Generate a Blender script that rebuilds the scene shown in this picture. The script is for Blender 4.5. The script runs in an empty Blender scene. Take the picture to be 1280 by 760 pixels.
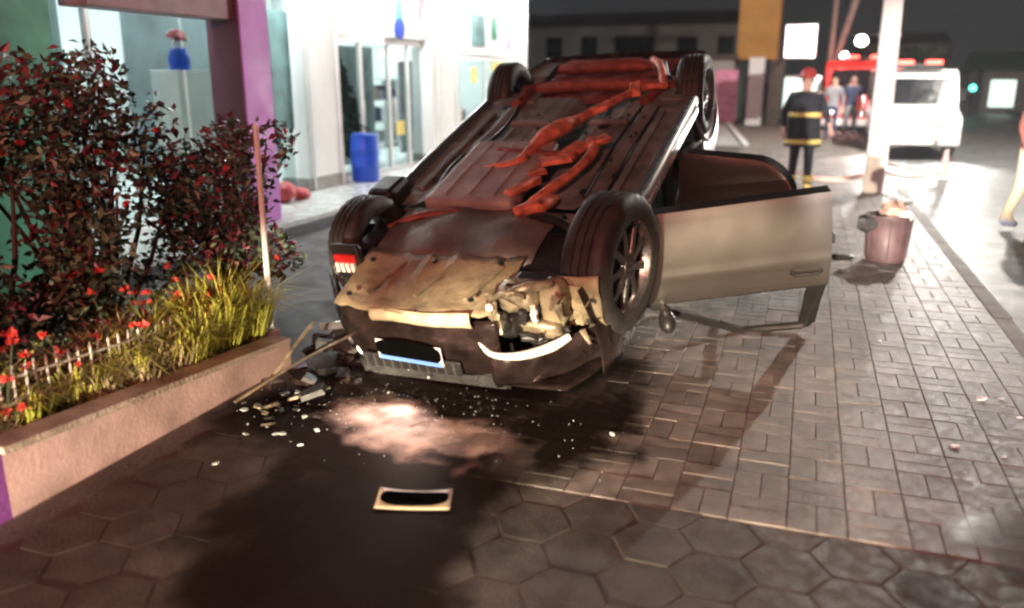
import bpy, math, random
from mathutils import Vector, Matrix
R = math.radians
rnd = random.Random(7)
scn = bpy.context.scene
COL = scn.collection

# ------------------------------------------------------------------ camera, world, lights, exposure
cam_d = bpy.data.cameras.new('camera'); cam = bpy.data.objects.new('camera', cam_d); COL.objects.link(cam)
cam.location = (0, 0, 1.65); cam.rotation_euler = (R(90 - 15.4), 0, R(19.5))
cam_d.sensor_width = 36; cam_d.lens = 36 * 1020 / 1280; cam_d.clip_start = .05; cam_d.clip_end = 600
cam_d.dof.use_dof = True; cam_d.dof.focus_distance = 4.7; cam_d.dof.aperture_fstop = .85
scn.camera = cam
w = bpy.data.worlds.new('World'); scn.world = w; w.use_nodes = True
nt = w.node_tree; bg = nt.nodes['Background']
sky = nt.nodes.new('ShaderNodeTexSky'); sky.sky_type = 'NISHITA'; sky.sun_disc = False
sky.sun_elevation = R(-6); sky.sun_rotation = R(160)
bg.inputs['Strength'].default_value = .05
nt.links.new(sky.outputs[0], bg.inputs[0])
bg2 = nt.nodes.new('ShaderNodeBackground'); bg2.inputs[0].default_value = (.93, .95, 1.0, 1); bg2.inputs[1].default_value = .028
addn = nt.nodes.new('ShaderNodeAddShader'); nt.links.new(bg.outputs[0], addn.inputs[0]); nt.links.new(bg2.outputs[0], addn.inputs[1])
nt.links.new(addn.outputs[0], nt.nodes['World Output'].inputs['Surface'])
scn.cycles.pixel_filter_type = 'BLACKMAN_HARRIS'; scn.cycles.filter_width = 2.4
vs = scn.view_settings; vs.view_transform = 'Standard'; vs.look = 'None'; vs.exposure = 0; vs.gamma = 1; vs.use_curve_mapping = False


def light(name, kind, loc, energy, col, target=None, radius=.1, cone=60, blend=.3, size=None):
    d = bpy.data.lights.new(name, kind); d.energy = energy; d.color = col
    if kind in ('POINT', 'SPOT'): d.shadow_soft_size = radius
    if kind == 'SPOT': d.spot_size = R(cone); d.spot_blend = blend
    if kind == 'AREA': d.shape = 'RECTANGLE'; d.size, d.size_y = size
    o = bpy.data.objects.new(name, d); COL.objects.link(o); o.location = loc
    if target is not None:
        o.rotation_euler = (Vector(target) - Vector(loc)).to_track_quat('-Z', 'Y').to_euler()
    return o


# street lamp over the road (casts the car's shadow towards the camera)
light('street_lamp_light', 'POINT', (4.3, 21.0, 7.36), 6300, (1, .93, .84), radius=.12)
# headlamps of the vehicle that stands behind the photographer
for tx, tz, e_ in ((-2.95, -.10, 23000), (-1.5, -.20, 26000), (-.25, .04, 27000)):
    light('headlamp_light', 'SPOT', (-.9, -8.5, .7), e_, (1, .85, .60), target=(tx, 4.4, tz), radius=.09, cone=8.6, blend=.55)
light('headlamp_light', 'SPOT', (.5, -8.5, .7), 52000, (1, .90, .80), target=(1.55, 14, 1.25), radius=.09, cone=10, blend=.6)
# red beacon of that vehicle
light('beacon_light', 'POINT', (-.4, -4.6, 3.9), 2200, (1, .29, .22), radius=.15)


# ------------------------------------------------------------------ materials
def mat(name, col, rough=.6, metal=0, var=.2, scale=6, bump=.15, bscale=60, col2=None, rvar=.1, emit=0, ecol=None, coat=0,
        perobj=0, island=0, trans=0, spec=.5, dirt=0):
    m = bpy.data.materials.new(name); m.use_nodes = True
    t = m.node_tree; n = t.nodes; b = n['Principled BSDF']; L = t.links.new
    b.inputs['Roughness'].default_value = rough; b.inputs['Metallic'].default_value = metal
    b.inputs['Specular IOR Level'].default_value = spec
    if coat: b.inputs['Coat Weight'].default_value = coat; b.inputs['Coat Roughness'].default_value = .08
    c = n.new('ShaderNodeTexCoord'); co = c.outputs['Object']
    nz = n.new('ShaderNodeTexNoise'); nz.inputs['Scale'].default_value = scale; nz.inputs['Detail'].default_value = 6
    L(co, nz.inputs['Vector'])
    rp = n.new('ShaderNodeValToRGB'); rp.color_ramp.elements[0].position = .32; rp.color_ramp.elements[1].position = .68
    a = [max(0, x * (1 - var)) for x in col]; d = col2 if col2 else [min(1, x * (1 + var)) for x in col]
    rp.color_ramp.elements[0].color = (*a, 1); rp.color_ramp.elements[1].color = (*d, 1)
    L(nz.outputs['Fac'], rp.inputs[0]); out = rp.outputs[0]
    if perobj or island:
        src = None
        if perobj:
            oi = n.new('ShaderNodeObjectInfo'); src = oi.outputs['Random']
        else:
            ge = n.new('ShaderNodeNewGeometry'); src = ge.outputs['Random Per Island']
        k = perobj or island
        mr = n.new('ShaderNodeMapRange'); mr.inputs[3].default_value = 1 - k; mr.inputs[4].default_value = 1 + k
        L(src, mr.inputs[0])
        mx = n.new('ShaderNodeMix'); mx.data_type = 'RGBA'; mx.blend_type = 'MULTIPLY'; mx.inputs[0].default_value = 1
        L(out, mx.inputs[6]); L(mr.outputs[0], mx.inputs[7]); out = mx.outputs[2]
    if dirt:
        gp = n.new('ShaderNodeNewGeometry'); nd = n.new('ShaderNodeTexNoise'); nd.inputs['Scale'].default_value = 1.7; nd.inputs['Detail'].default_value = 8; nd.inputs['Roughness'].default_value = .65; L(gp.outputs['Position'], nd.inputs['Vector'])
        md_ = n.new('ShaderNodeMapRange'); md_.inputs[1].default_value = .38; md_.inputs[2].default_value = .66; md_.inputs[3].default_value = 1 - dirt; md_.inputs[4].default_value = 1.12; L(nd.outputs['Fac'], md_.inputs[0])
        mx2 = n.new('ShaderNodeMix'); mx2.data_type = 'RGBA'; mx2.blend_type = 'MULTIPLY'; mx2.inputs[0].default_value = 1; L(out, mx2.inputs[6]); L(md_.outputs[0], mx2.inputs[7]); out = mx2.outputs[2]
    L(out, b.inputs['Base Color'])
    if rvar:
        nr = n.new('ShaderNodeTexNoise'); nr.inputs['Scale'].default_value = scale * 2.3; nr.inputs['Detail'].default_value = 4
        L(co, nr.inputs['Vector'])
        mr2 = n.new('ShaderNodeMapRange'); mr2.inputs[1].default_value = .3; mr2.inputs[2].default_value = .7
        mr2.inputs[3].default_value = max(.02, rough - rvar); mr2.inputs[4].default_value = min(1, rough + rvar)
        L(nr.outputs['Fac'], mr2.inputs[0]); L(mr2.outputs[0], b.inputs['Roughness'])
    if bump:
        nb = n.new('ShaderNodeTexNoise'); nb.inputs['Scale'].default_value = bscale; nb.inputs['Detail'].default_value = 5
        L(co, nb.inputs['Vector'])
        bp = n.new('ShaderNodeBump'); bp.inputs['Strength'].default_value = bump; bp.inputs['Distance'].default_value = .01
        L(nb.outputs['Fac'], bp.inputs['Height']); L(bp.outputs[0], b.inputs['Normal'])
    if trans: b.inputs['Transmission Weight'].default_value = trans
    if emit:
        b.inputs['Emission Color'].default_value = (*(ecol or col), 1); b.inputs['Emission Strength'].default_value = emit
    return m


def glass(name, tint=(.9, .95, .95), refl=.25, rough=.03, dark=0.0, amt=1.0):
    m = bpy.data.materials.new(name); m.use_nodes = True
    t = m.node_tree; n = t.nodes; L = t.links.new
    n.remove(n['Principled BSDF'])
    tr = n.new('ShaderNodeBsdfTransparent'); tr.inputs[0].default_value = (*[x * (1 - dark) for x in tint], 1)
    gl = n.new('ShaderNodeBsdfGlossy'); gl.inputs['Roughness'].default_value = rough
    lw = n.new('ShaderNodeLayerWeight'); lw.inputs[0].default_value = refl
    mm = n.new('ShaderNodeMath'); mm.operation = 'MULTIPLY'; mm.inputs[1].default_value = amt; L(lw.outputs['Fresnel'], mm.inputs[0])
    mx = n.new('ShaderNodeMixShader'); L(mm.outputs[0], mx.inputs[0]); L(tr.outputs[0], mx.inputs[1]); L(gl.outputs[0], mx.inputs[2])
    L(mx.outputs[0], n['Material Output'].inputs[0])
    return m


M = {}
M['brick'] = mat('paver_brick', (.235, .21, .19), .55, var=.3, scale=9, bump=.5, bscale=90, perobj=.22, rvar=.15, dirt=.45)
M['brick_i'] = mat('paver_brick_field', (.235, .21, .19), .55, var=.3, scale=9, bump=.5, bscale=90, island=.22, rvar=.15, dirt=.45)
M['slab'] = mat('hex_slab', (.088, .076, .067), .65, var=.35, scale=7, bump=.5, bscale=70, perobj=.25, rvar=.2, dirt=.4)
M['joint'] = mat('joint_sand', (.17, .15, .135), .9, scale=20, bump=.4)
M['concrete_dark'] = mat('worn_concrete', (.12, .105, .10), .7, var=.35, scale=2.2, bump=.4, bscale=50, rvar=.15, dirt=.3)
M['walk_far'] = mat('far_walk', (.17, .145, .125), .7, var=.25, scale=3, bump=.3)
M['pale_conc'] = mat('pale_concrete', (.42, .41, .40), .7, var=.12, scale=2, bump=.2)
M['kerb'] = mat('kerb_concrete', (.30, .29, .27), .8, var=.25, scale=5, bump=.5, bscale=40, perobj=.12)
M['asphalt'] = mat('asphalt', (.10, .10, .098), .5, var=.25, scale=1.4, bump=.6, bscale=120, rvar=.14)
M['ground'] = mat('earth', (.06, .055, .05), .95, scale=.8, bump=.2)
M['plaster_pink'] = mat('pink_plaster', (.50, .35, .32), .8, var=.28, scale=4, bump=.18, bscale=45)
M['plaster_purple'] = mat('purple_plaster', (.19, .05, .24), .7, var=.2, scale=4, bump=.3)
M['cap'] = mat('wall_cap', (.36, .30, .24), .8, var=.35, scale=7, bump=.5)
M['soil'] = mat('soil', (.035, .026, .02), .95, var=.5, scale=14, bump=1, bscale=40)
M['white_paint'] = mat('white_paint', (.75, .74, .72), .5, var=.06, scale=4, bump=.08)
M['white_wall'] = mat('white_wall', (.80, .81, .80), .6, var=.05, scale=2, bump=.1)
M['tile_floor'] = mat('tile_floor', (.62, .64, .63), .25, var=.06, scale=3, bump=.03)
M['green_wall'] = mat('green_wall', (.05, .30, .19), .45, var=.4, scale=2.2, bump=.1)
M['plum'] = mat('plum_paint', (.11, .055, .085), .55, var=.15, scale=3, bump=.1)
M['purple'] = mat('purple_paint', (.50, .11, .55), .45, var=.15, scale=2, bump=.06)
M['beam'] = mat('beam_paint', (.30, .17, .19), .6, var=.15, scale=3, bump=.1)
M['alu'] = mat('aluminium', (.62, .64, .64), .35, 1, var=.06, bump=.05)
M['glass'] = glass('shop_glass', (.70, .765, .765), .10, amt=.4)
M['dark_glass'] = glass('dark_glass', (.05, .06, .06), .5)
M['window_dark'] = mat('dark_pane', (.012, .013, .016), .12, var=.2, bump=0)
M['blue_plastic'] = mat('blue_plastic', (.01, .07, .52), .4, var=.1, bump=.05)
M['cyan'] = mat('cyan_print', (.10, .62, .85), .4, var=.05, bump=0)
M['navy'] = mat('navy_print', (.01, .06, .42), .4, var=.05, bump=0)
M['pinkprint'] = mat('pink_print', (.75, .30, .45), .5, bump=0)
M['red_plastic'] = mat('red_plastic', (.45, .05, .06), .45, var=.15, bump=.05)
M['yellow'] = mat('yellow_card', (.75, .58, .16), .5, var=.1, bump=.05)
M['teal_poster'] = mat('teal_poster', (.10, .20, .20), .5, var=.5, scale=2.5, bump=0)
M['fir'] = mat('fir_needles', (.012, .035, .022), .7, island=.4, bump=0)
M['dk_build'] = mat('dim_render', (.32, .30, .28), .85, var=.15, scale=.5, bump=.2)
M['dk_roof'] = mat('dim_roof', (.07, .055, .05), .85, var=.2, scale=1, bump=.3)
M['orange'] = mat('ochre_paint', (.42, .21, .05), .7, var=.15, scale=1.5, bump=.1)
M['concrete_pole'] = mat('pole_concrete', (.55, .50, .50), .75, var=.12, scale=4, bump=.3)
M['wood_dark'] = mat('dark_timber', (.10, .08, .07), .8, var=.3, scale=6, bump=.4)
M['dkmetal'] = mat('dark_steel', (.06, .06, .065), .45, .8, var=.2, bump=.1)
M['black'] = mat('black_plastic', (.015, .014, .014), .45, var=.3, bump=.15)
M['rubber'] = mat('tyre_rubber', (.03, .026, .026), .6, var=.35, scale=12, bump=.25, rvar=.12)
M['rim'] = mat('wheel_alloy', (.22, .20, .20), .32, .9, var=.25, scale=9, bump=.08)
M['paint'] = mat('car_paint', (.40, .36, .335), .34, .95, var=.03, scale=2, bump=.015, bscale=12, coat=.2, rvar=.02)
M['paint_dark'] = mat('car_paint_dark', (.040, .026, .024), .24, .6, var=.5, scale=7, bump=.10, rvar=.14, coat=.3)  # darker, glossier version of the car paint
M['chrome'] = mat('bright_trim', (.72, .73, .74), .22, .95, var=.06, bump=.02)
M['floorpan'] = mat('underbody_coating', (.165, .19, .175), .7, .1, var=.4, scale=5, bump=.5, bscale=45)
M['pan_dark'] = mat('dark_brown_tray', (.14, .125, .11), .6, .15, var=.35, scale=5, bump=.4, bscale=35)
M['pan_brown'] = mat('brown_shield', (.34, .30, .28), .65, .15, var=.25, scale=5, bump=.4, bscale=35)
M['tray'] = mat('dusty_tray', (.30, .24, .15), .6, .1, var=.35, scale=7, bump=.5, bscale=30)
M['lip'] = mat('scuffed_lip', (.62, .52, .34), .55, .0, var=.25, scale=14, bump=.4, bscale=50)
M['rust'] = mat('rusty_exhaust', (.66, .21, .12), .6, .3, var=.45, scale=11, bump=.6, bscale=40)
M['rust_dark'] = mat('rusty_axle', (.26, .075, .055), .65, .3, var=.4, scale=9, bump=.5, bscale=40)
M['crumple'] = mat('torn_metal', (.30, .25, .17), .42, .55, var=.6, scale=14, bump=.5, bscale=30)
M['white_trim'] = mat('white_lens_trim', (.80, .76, .70), .3, var=.1, bump=.05)
M['lens'] = glass('lamp_lens', (.9, .9, .9), .35, .05)
M['reflector'] = mat('lamp_reflector', (.85, .85, .85), .1, 1, var=.05, bump=.2, bscale=12)
M['red_lens'] = mat('red_lens', (.50, .02, .02), .2, var=.15, bump=.05, coat=.6)
M['amber'] = mat('amber_lens', (.75, .32, .05), .25, var=.15, bump=.1)
M['plate_white'] = mat('plate_white', (.70, .72, .76), .4, var=.1, bump=.05)
M['plate_blue'] = mat('plate_blue', (.12, .25, .62), .4, var=.1, bump=.05)
M['plate_tan'] = mat('plate_dusty', (.40, .32, .22), .5, var=.2, bump=.1)
M['plate_black'] = mat('plate_black', (.002, .002, .002), 1, var=.1, bump=0, spec=0)
M['seat'] = mat('seat_cloth', (.05, .045, .045), .9, bump=.3)
M['skin'] = mat('skin', (.55, .33, .26), .55, var=.08, bump=.05)
M['turnout'] = mat('turnout_cloth', (.022, .024, .034), .85, var=.25, scale=10, bump=.4)
M['hi_vis'] = mat('reflective_band', (.80, .66, .22), .35, var=.08, scale=14, bump=.1)
M['boot_yellow'] = mat('boot_yellow', (.72, .55, .18), .5, var=.2, bump=.1)
M['helmet'] = mat('helmet_red', (.42, .05, .05), .35, var=.1, bump=.05)
M['hair'] = mat('hair_dark', (.02, .015, .012), .7, bump=.4)
M['jacket_rust'] = mat('rust_jacket', (.34, .12, .10), .8, var=.15, bump=.3)
M['cream_cloth'] = mat('cream_trousers', (.72, .64, .46), .8, var=.1, bump=.25)
M['shoe_blue'] = mat('pale_blue_shoe', (.45, .52, .72), .6, bump=.2)
M['grey_cloth'] = mat('grey_cloth', (.22, .22, .24), .8, bump=.3)
M['navy_cloth'] = mat('navy_cloth', (.03, .04, .09), .8, bump=.3)
M['bin'] = mat('bin_plastic', (.065, .038, .04), .5, var=.25, scale=7, bump=.3)
M['bag'] = mat('bin_bag', (.03, .028, .03), .3, var=.2, bump=.6, bscale=14)
M['litter_tan'] = mat('litter_card', (.36, .22, .17), .7, var=.2, bump=.3)
M['litter_white'] = mat('litter_white', (.75, .73, .70), .6, var=.1, bump=.2)
M['white_body'] = mat('white_vehicle_paint', (.80, .80, .80), .3, var=.04, bump=.03, coat=.4)
M['red_body'] = mat('red_vehicle_paint', (.50, .03, .025), .35, var=.1, bump=.03, coat=.4)
M['leaf_green'] = mat('leaf_green', (.05, .075, .048), .42, island=.55, var=.3, bump=.1, spec=.6)
M['leaf_red'] = mat('leaf_red', (.15, .035, .05), .42, island=.55, var=.3, bump=.1, spec=.6)
M['leaf_light'] = mat('leaf_pale', (.13, .20, .12), .45, island=.5, var=.3, bump=.1)
M['stem'] = mat('stem_bark', (.07, .05, .04), .85, bump=.4)
M['grass'] = mat('yellow_grass', (.38, .38, .06), .55, island=.5, var=.3, bump=0)
M['grass_tan'] = mat('tan_grass', (.34, .27, .15), .6, island=.45, var=.3, bump=0)
M['petal'] = mat('red_petal', (.62, .06, .05), .5, island=.3, var=.2, bump=0)
M['tape'] = mat('barrier_tape', (.80, .55, .50), .4, var=.1, bump=.05)
M['shard'] = mat('glass_shard', (.40, .46, .45), .2, var=.1, bump=.1)
M['pale_ground'] = mat('pale_ground', (.45, .36, .27), .9, bump=.5)
M['tactile'] = mat('tactile_rib', (.22, .19, .17), .5, var=.2, bump=.3, perobj=.2)
M['dim_green'] = mat('dim_green_roof', (.10, .16, .12), .8, var=.3, scale=.8, bump=.2)
for k, (c, e) in dict(lamp_white=((1, .97, .92), 30), lamp_head=((1, .98, .95), 160), sign_glow=((1, 1, 1), 3.5), green_glow=((.10, 1, .75), 9),
                      beacon_red=((1, .06, .04), 14), ceiling_lamp=((.93, 1, .97), 6), window_lit=((.75, .95, .85), 1.6), canopy_lamp=((.97, 1, .98), 22),
                      car_lamp=((1, .86, .7), 6), pink_lamp=((1, .45, .40), 3)).items():
    M[k] = mat(k, c, .4, bump=0, var=0, rvar=0, emit=e, ecol=c)


# ------------------------------------------------------------------ mesh helpers
class MB:
    def __init__(s): s.v = []; s.f = []

    def add(s, vs, fs):
        o = len(s.v); s.v += [tuple(v) for v in vs]; s.f += [tuple(i + o for i in f) for f in fs]; return s

    def box(s, c, d, rot=None, taper=1.0):
        c = Vector(c); hx, hy, hz = [x / 2 for x in d]
        vs = []
        for z in (-hz, hz):
            k = taper if z > 0 else 1
            for x, y in ((-hx, -hy), (hx, -hy), (hx, hy), (-hx, hy)):
                p = Vector((x * k, y * k, z))
                vs.append(c + (rot @ p if rot else p))
        return s.add(vs, [(0, 3, 2, 1), (4, 5, 6, 7), (0, 1, 5, 4), (1, 2, 6, 5), (2, 3, 7, 6), (3, 0, 4, 7)])

    def tube(s, pts, r, n=10, caps=True, flat=1.0):
        pts = [Vector(p) for p in pts]; m = len(pts); rs = r if isinstance(r, (list, tuple)) else [r] * m
        vs = []; up = None
        for i, p in enumerate(pts):
            t = (pts[min(i + 1, m - 1)] - pts[max(i - 1, 0)]).normalized()
            if up is None:
                up = Vector((0, 0, 1)) if abs(t.z) < .9 else Vector((1, 0, 0))
            u = t.cross(up).normalized(); up = u.cross(t).normalized()
            for k in range(n):
                a = 2 * math.pi * k / n
                vs.append(p + (u * math.cos(a) + up * math.sin(a) * flat) * rs[i])
        fs = [(i * n + k, i * n + (k + 1) % n, (i + 1) * n + (k + 1) % n, (i + 1) * n + k) for i in range(m - 1) for k in range(n)]
        if caps: fs += [tuple(reversed(range(n))), tuple(range((m - 1) * n, m * n))]
        return s.add(vs, fs)

    def spline(s, pts, r, n=10, sub=6, jit=0, **k):
        v0 = len(s.v)
        P = [Vector(p) for p in pts]; m = len(P); rs = list(r) if isinstance(r, (list, tuple)) else [r] * m; q = []; qr = []
        for i in range(m - 1):
            a, b, c, d = P[max(i - 1, 0)], P[i], P[i + 1], P[min(i + 2, m - 1)]
            for t in range(sub):
                u = t / sub
                q.append(.5 * (2 * b + (c - a) * u + (2 * a - 5 * b + 4 * c - d) * u * u + (3 * b - a - 3 * c + d) * u ** 3)); qr.append(rs[i] + (rs[i + 1] - rs[i]) * u)
        q.append(P[-1]); qr.append(rs[-1]); s.tube(q, qr, n, **k)
        if jit: s.v[v0:] = [tuple(c + rnd.gauss(0, jit) for c in v) for v in s.v[v0:]]
        return s

    def cyl(s, p0, p1, r0, r1=None, n=14): return s.tube([p0, p1], [r0, r0 if r1 is None else r1], n)

    def lathe(s, prof, n=24, mtx=None, close=False):
        vs = []
        for r, z in prof:
            for k in range(n):
                a = 2 * math.pi * k / n; p = Vector((r * math.cos(a), r * math.sin(a), z)); vs.append(mtx @ p if mtx else p)
        m = len(prof)
        fs = [(i * n + k, i * n + (k + 1) % n, (i + 1) * n + (k + 1) % n, (i + 1) * n + k) for i in range(m - 1) for k in range(n)]
        if close: fs += [((m - 1) * n + k, (m - 1) * n + (k + 1) % n, (k + 1) % n, k) for k in range(n)]
        else:
            if prof[0][0] > 1e-6: fs.append(tuple(reversed(range(n))))
            if prof[-1][0] > 1e-6: fs.append(tuple(range((m - 1) * n, m * n)))
        return s.add(vs, fs)

    def grid(s, fn, nu, nv):
        vs = [fn(i / nu, j / nv) for j in range(nv + 1) for i in range(nu + 1)]
        q = nu + 1
        return s.add(vs, [(j * q + i, j * q + i + 1, (j + 1) * q + i + 1, (j + 1) * q + i) for j in range(nv) for i in range(nu)])

    def prism(s, poly, fn0, fn1):
        n = len(poly); vs = [fn0(*p) for p in poly] + [fn1(*p) for p in poly]
        fs = [tuple(range(n)), tuple(reversed(range(n, 2 * n)))] + [(i, i + n, (i + 1) % n + n, (i + 1) % n) for i in range(n)]
        return s.add(vs, fs)

    def blob(s, c, r, nu=10, nv=7, jit=0, rg=rnd):
        c = Vector(c); vs = []; fs = []
        for j in range(nv + 1):
            th = math.pi * j / nv
            for i in range(nu):
                a = 2 * math.pi * i / nu; k = 1 + rg.uniform(-jit, jit)
                vs.append(c + Vector((r[0] * math.sin(th) * math.cos(a) * k, r[1] * math.sin(th) * math.sin(a) * k, r[2] * math.cos(th) * k)))
        for j in range(nv):
            for i in range(nu): fs.append((j * nu + i, j * nu + (i + 1) % nu, (j + 1) * nu + (i + 1) % nu, (j + 1) * nu + i))
        return s.add(vs, fs)

    def build(s, name, m, parent=None, smooth=False, bevel=0, loc=None, rot=None, solid=0, angle=40):
        me = bpy.data.meshes.new(name); me.from_pydata(s.v, [], s.f); me.update()
        import bmesh
        bm = bmesh.new(); bm.from_mesh(me); bmesh.ops.remove_doubles(bm, verts=bm.verts, dist=1e-6)
        if not solid: bmesh.ops.recalc_face_normals(bm, faces=bm.faces)
        bm.to_mesh(me); bm.free()
        if m is not None: me.materials.append(m if not isinstance(m, str) else M[m])
        if smooth:
            me.shade_smooth(); me.set_sharp_from_angle(angle=R(angle))
        o = bpy.data.objects.new(name, me); COL.objects.link(o)
        if parent: o.parent = parent
        if loc is not None: o.location = loc
        if rot is not None: o.rotation_euler = rot
        if solid:
            md = o.modifiers.new('thick', 'SOLIDIFY'); md.thickness = solid; md.offset = 0
        if bevel:
            md = o.modifiers.new('bevel', 'BEVEL'); md.width = bevel; md.segments = 2; md.limit_method = 'ANGLE'
        return o


def tag(o, label=None, cat=None, group=None, kind=None):
    if label: o['label'] = label
    if cat: o['category'] = cat
    if group: o['group'] = group
    if kind: o['kind'] = kind
    return o


def thing(name, loc, label, cat, group=None, rot=(0, 0, 0)):
    o = bpy.data.objects.new(name, None); COL.objects.link(o); o.location = loc; o.rotation_euler = rot
    return tag(o, label, cat, group)


def copy_tree(o, parent=None):
    c = o.copy(); COL.objects.link(c); c.parent = parent
    for ch in o.children: copy_tree(ch, c)
    return c


def struct(name, mb, m, **k): return tag(mb.build(name, m, **k), kind='structure')


def sheet(x0, x1, y0, y1, z): return MB().add([(x0, y0, z), (x1, y0, z), (x1, y1, z), (x0, y1, z)], [(0, 1, 2, 3)])


# ------------------------------------------------------------------ ground, road, pavement
struct('ground', sheet(-300, 300, -60, 500, -.30), 'ground')
struct('road', MB().grid(lambda u, v: (1.52 + u * 8.6, -20 + v * 320, -.13 - .05 * (2 * u - 1) ** 2), 8, 40), 'asphalt')
struct('far_pavement', MB().box((13.0, 140, -.10), (5.8, 320, .22)), 'walk_far')
pave = struct('pavement', MB().box((-.06, 9.0, -.107), (2.88, 25.0, .20)), 'joint')
struct('pavement_beyond', MB().add([(-1.5, 21.5, -.004), (1.38, 21.5, -.004), (1.38, 200, -.004), (-8, 200, -.004), (-5.3, 51, -.004), (-1.5, 22.6, -.004)], [(0, 1, 2, 3, 4, 5)]), 'walk_far')
struct('yard', MB().grid(lambda u, v: (-5.2 + u * 3.7, -6 + v * 28, -.012 + .004 * math.sin(u * 9) * math.sin(v * 13)), 20, 60), 'concrete_dark')
struct('forecourt', MB().add([(-1.5, 21.9, -.002), (-5.35, 51, .02), (-22, 51, .02), (-22, 22.05, -.002), (-5, 22.05, -.002)], [(0, 1, 2, 3, 4)]), 'pale_conc')
struct('forecourt_edge_kerb', MB().prism([(-1.5, 21.9), (-1.36, 21.95), (-5.2, 51), (-5.35, 50.9)], lambda x, y: (x, y, -.05), lambda x, y: (x, y, .06)), 'white_paint')
kb = MB().box((0, 0, 0), (.13, .985, .30)).build('kerb_stone', 'kerb', pave, bevel=.015, loc=(1.45, -3.0, -.155))
for i in range(1, 62):
    c = kb.copy(); COL.objects.link(c); c.parent = pave
    c.location = (1.45 + rnd.uniform(-.006, .006), -3.0 + i * 1.0, -.155 + rnd.uniform(-.006, .006)); c.rotation_euler = (0, 0, rnd.uniform(-.006, .006))


def paver_mesh(name, poly, h=.05, ch=.0025, mt='brick'):
    mb = MB(); n = len(poly)
    ins = []
    for x, y in poly:
        l = math.hypot(x, y); k = (l - ch * 1.3) / l; ins.append((x * k, y * k))
    vs = [(x, y, -h) for x, y in poly] + [(x, y, -ch) for x, y in poly] + [(x, y, 0) for x, y in ins]
    fs = [(i, (i + 1) % n, (i + 1) % n + n, i + n) for i in range(n)] + [(i + n, (i + 1) % n + n, (i + 1) % n + 2 * n, i + 2 * n) for i in range(n)] + [tuple(range(2 * n, 3 * n))]
    mb.add(vs, fs); return mb


bl, bw, gap = .22, .11, .0035
pb = paver_mesh('b', [(-(bl - gap) / 2, -(bw - gap) / 2), ((bl - gap) / 2, -(bw - gap) / 2), ((bl - gap) / 2, (bw - gap) / 2), (-(bl - gap) / 2, (bw - gap) / 2)])
bricks = []
nx = 13; x0 = -1.48; y0 = 2.96
for j in range(80):
    for i in range(nx):
        cx = x0 + (i + .5) * bl; cy = y0 + (j + .5) * bl
        for k in (-.5, .5):
            if (i + j) % 2: bricks.append((cx + k * bw, cy, math.pi / 2))
            else: bricks.append((cx, cy + k * bw, 0))


def under_car(x, y): return -2.6 < x < -1.0 and y > 3.9 and y < 7.6


def in_view(x, y):
    yw = R(19.5); fw = -x * math.sin(yw) + y * math.cos(yw); rt = x * math.cos(yw) + y * math.sin(yw)
    d = fw * math.cos(R(15.4)) + 1.65 * math.sin(R(15.4)); return d > 0 and abs(rt / d) < .64


bricks.sort(key=lambda b: (not in_view(b[0], b[1]) or under_car(b[0], b[1]), b[0] ** 2 + b[1] ** 2))
base = None; rest = MB()
for q, (x, y, a) in enumerate(bricks):
    z = rnd.uniform(-.0015, .0015); tx, ty = rnd.gauss(0, .004), rnd.gauss(0, .004); a += rnd.gauss(0, .006)
    if q < 300:
        if base is None: base = pb.build('brick', 'brick', pave); o = base
        else: o = base.copy(); COL.objects.link(o); o.parent = pave
        o.location = (x, y, z); o.rotation_euler = (tx, ty, a)
    else:
        mt = Matrix.Translation((x, y, z)) @ Matrix.Rotation(a, 4, 'Z') @ Matrix.Rotation(tx, 4, 'X')
        rest.add([mt @ Vector(v) for v in pb.v], pb.f)
tag(rest.build('brick_field', 'brick_i', pave), kind='stuff')
# hexagonal slabs in front
hr = .155
hp = paver_mesh('h', [((hr - .004) * math.cos(R(60 * k)), (hr - .004) * math.sin(R(60 * k))) for k in range(6)], ch=.0012)
hhp = paver_mesh('hh', [((hr - .005), -.001), (-(hr - .005), -.001), (-(hr - .005) * .5, -(hr - .005) * .866), ((hr - .005) * .5, -(hr - .005) * .866)], ch=.003)
hb = None; hh_ = None
for i in range(-12, 14):
    for j in range(-24, 16):
        x = 1.38 - hr - (i + 12) * hr * 1.5; y = 2.955 - hr * .866 - (j + 14 - (i % 2) * .5) * hr * math.sqrt(3)
        if y > .9 and x > -2.76 + hr and in_view(x, y + .3) and (y < 2.96 if x > -1.48 - hr else y < 4.2):
            half = y > 2.9 and x > -1.48 - hr
            if half:
                if hh_ is None: hh_ = hhp.build('paving_slab', 'slab', pave); o = hh_
                else: o = hh_.copy(); COL.objects.link(o); o.parent = pave
                o.location = (x, y - .004, rnd.uniform(-.004, .001)); continue
            if hb is None: hb = hp.build('paving_slab', 'slab', pave); o = hb
            else: o = hb.copy(); COL.objects.link(o); o.parent = pave
            o.location = (x, y, rnd.uniform(-.003, .0)); o.rotation_euler = (rnd.gauss(0, .004), rnd.gauss(0, .004), rnd.gauss(0, .006) + R(60) * rnd.randrange(6))

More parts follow.
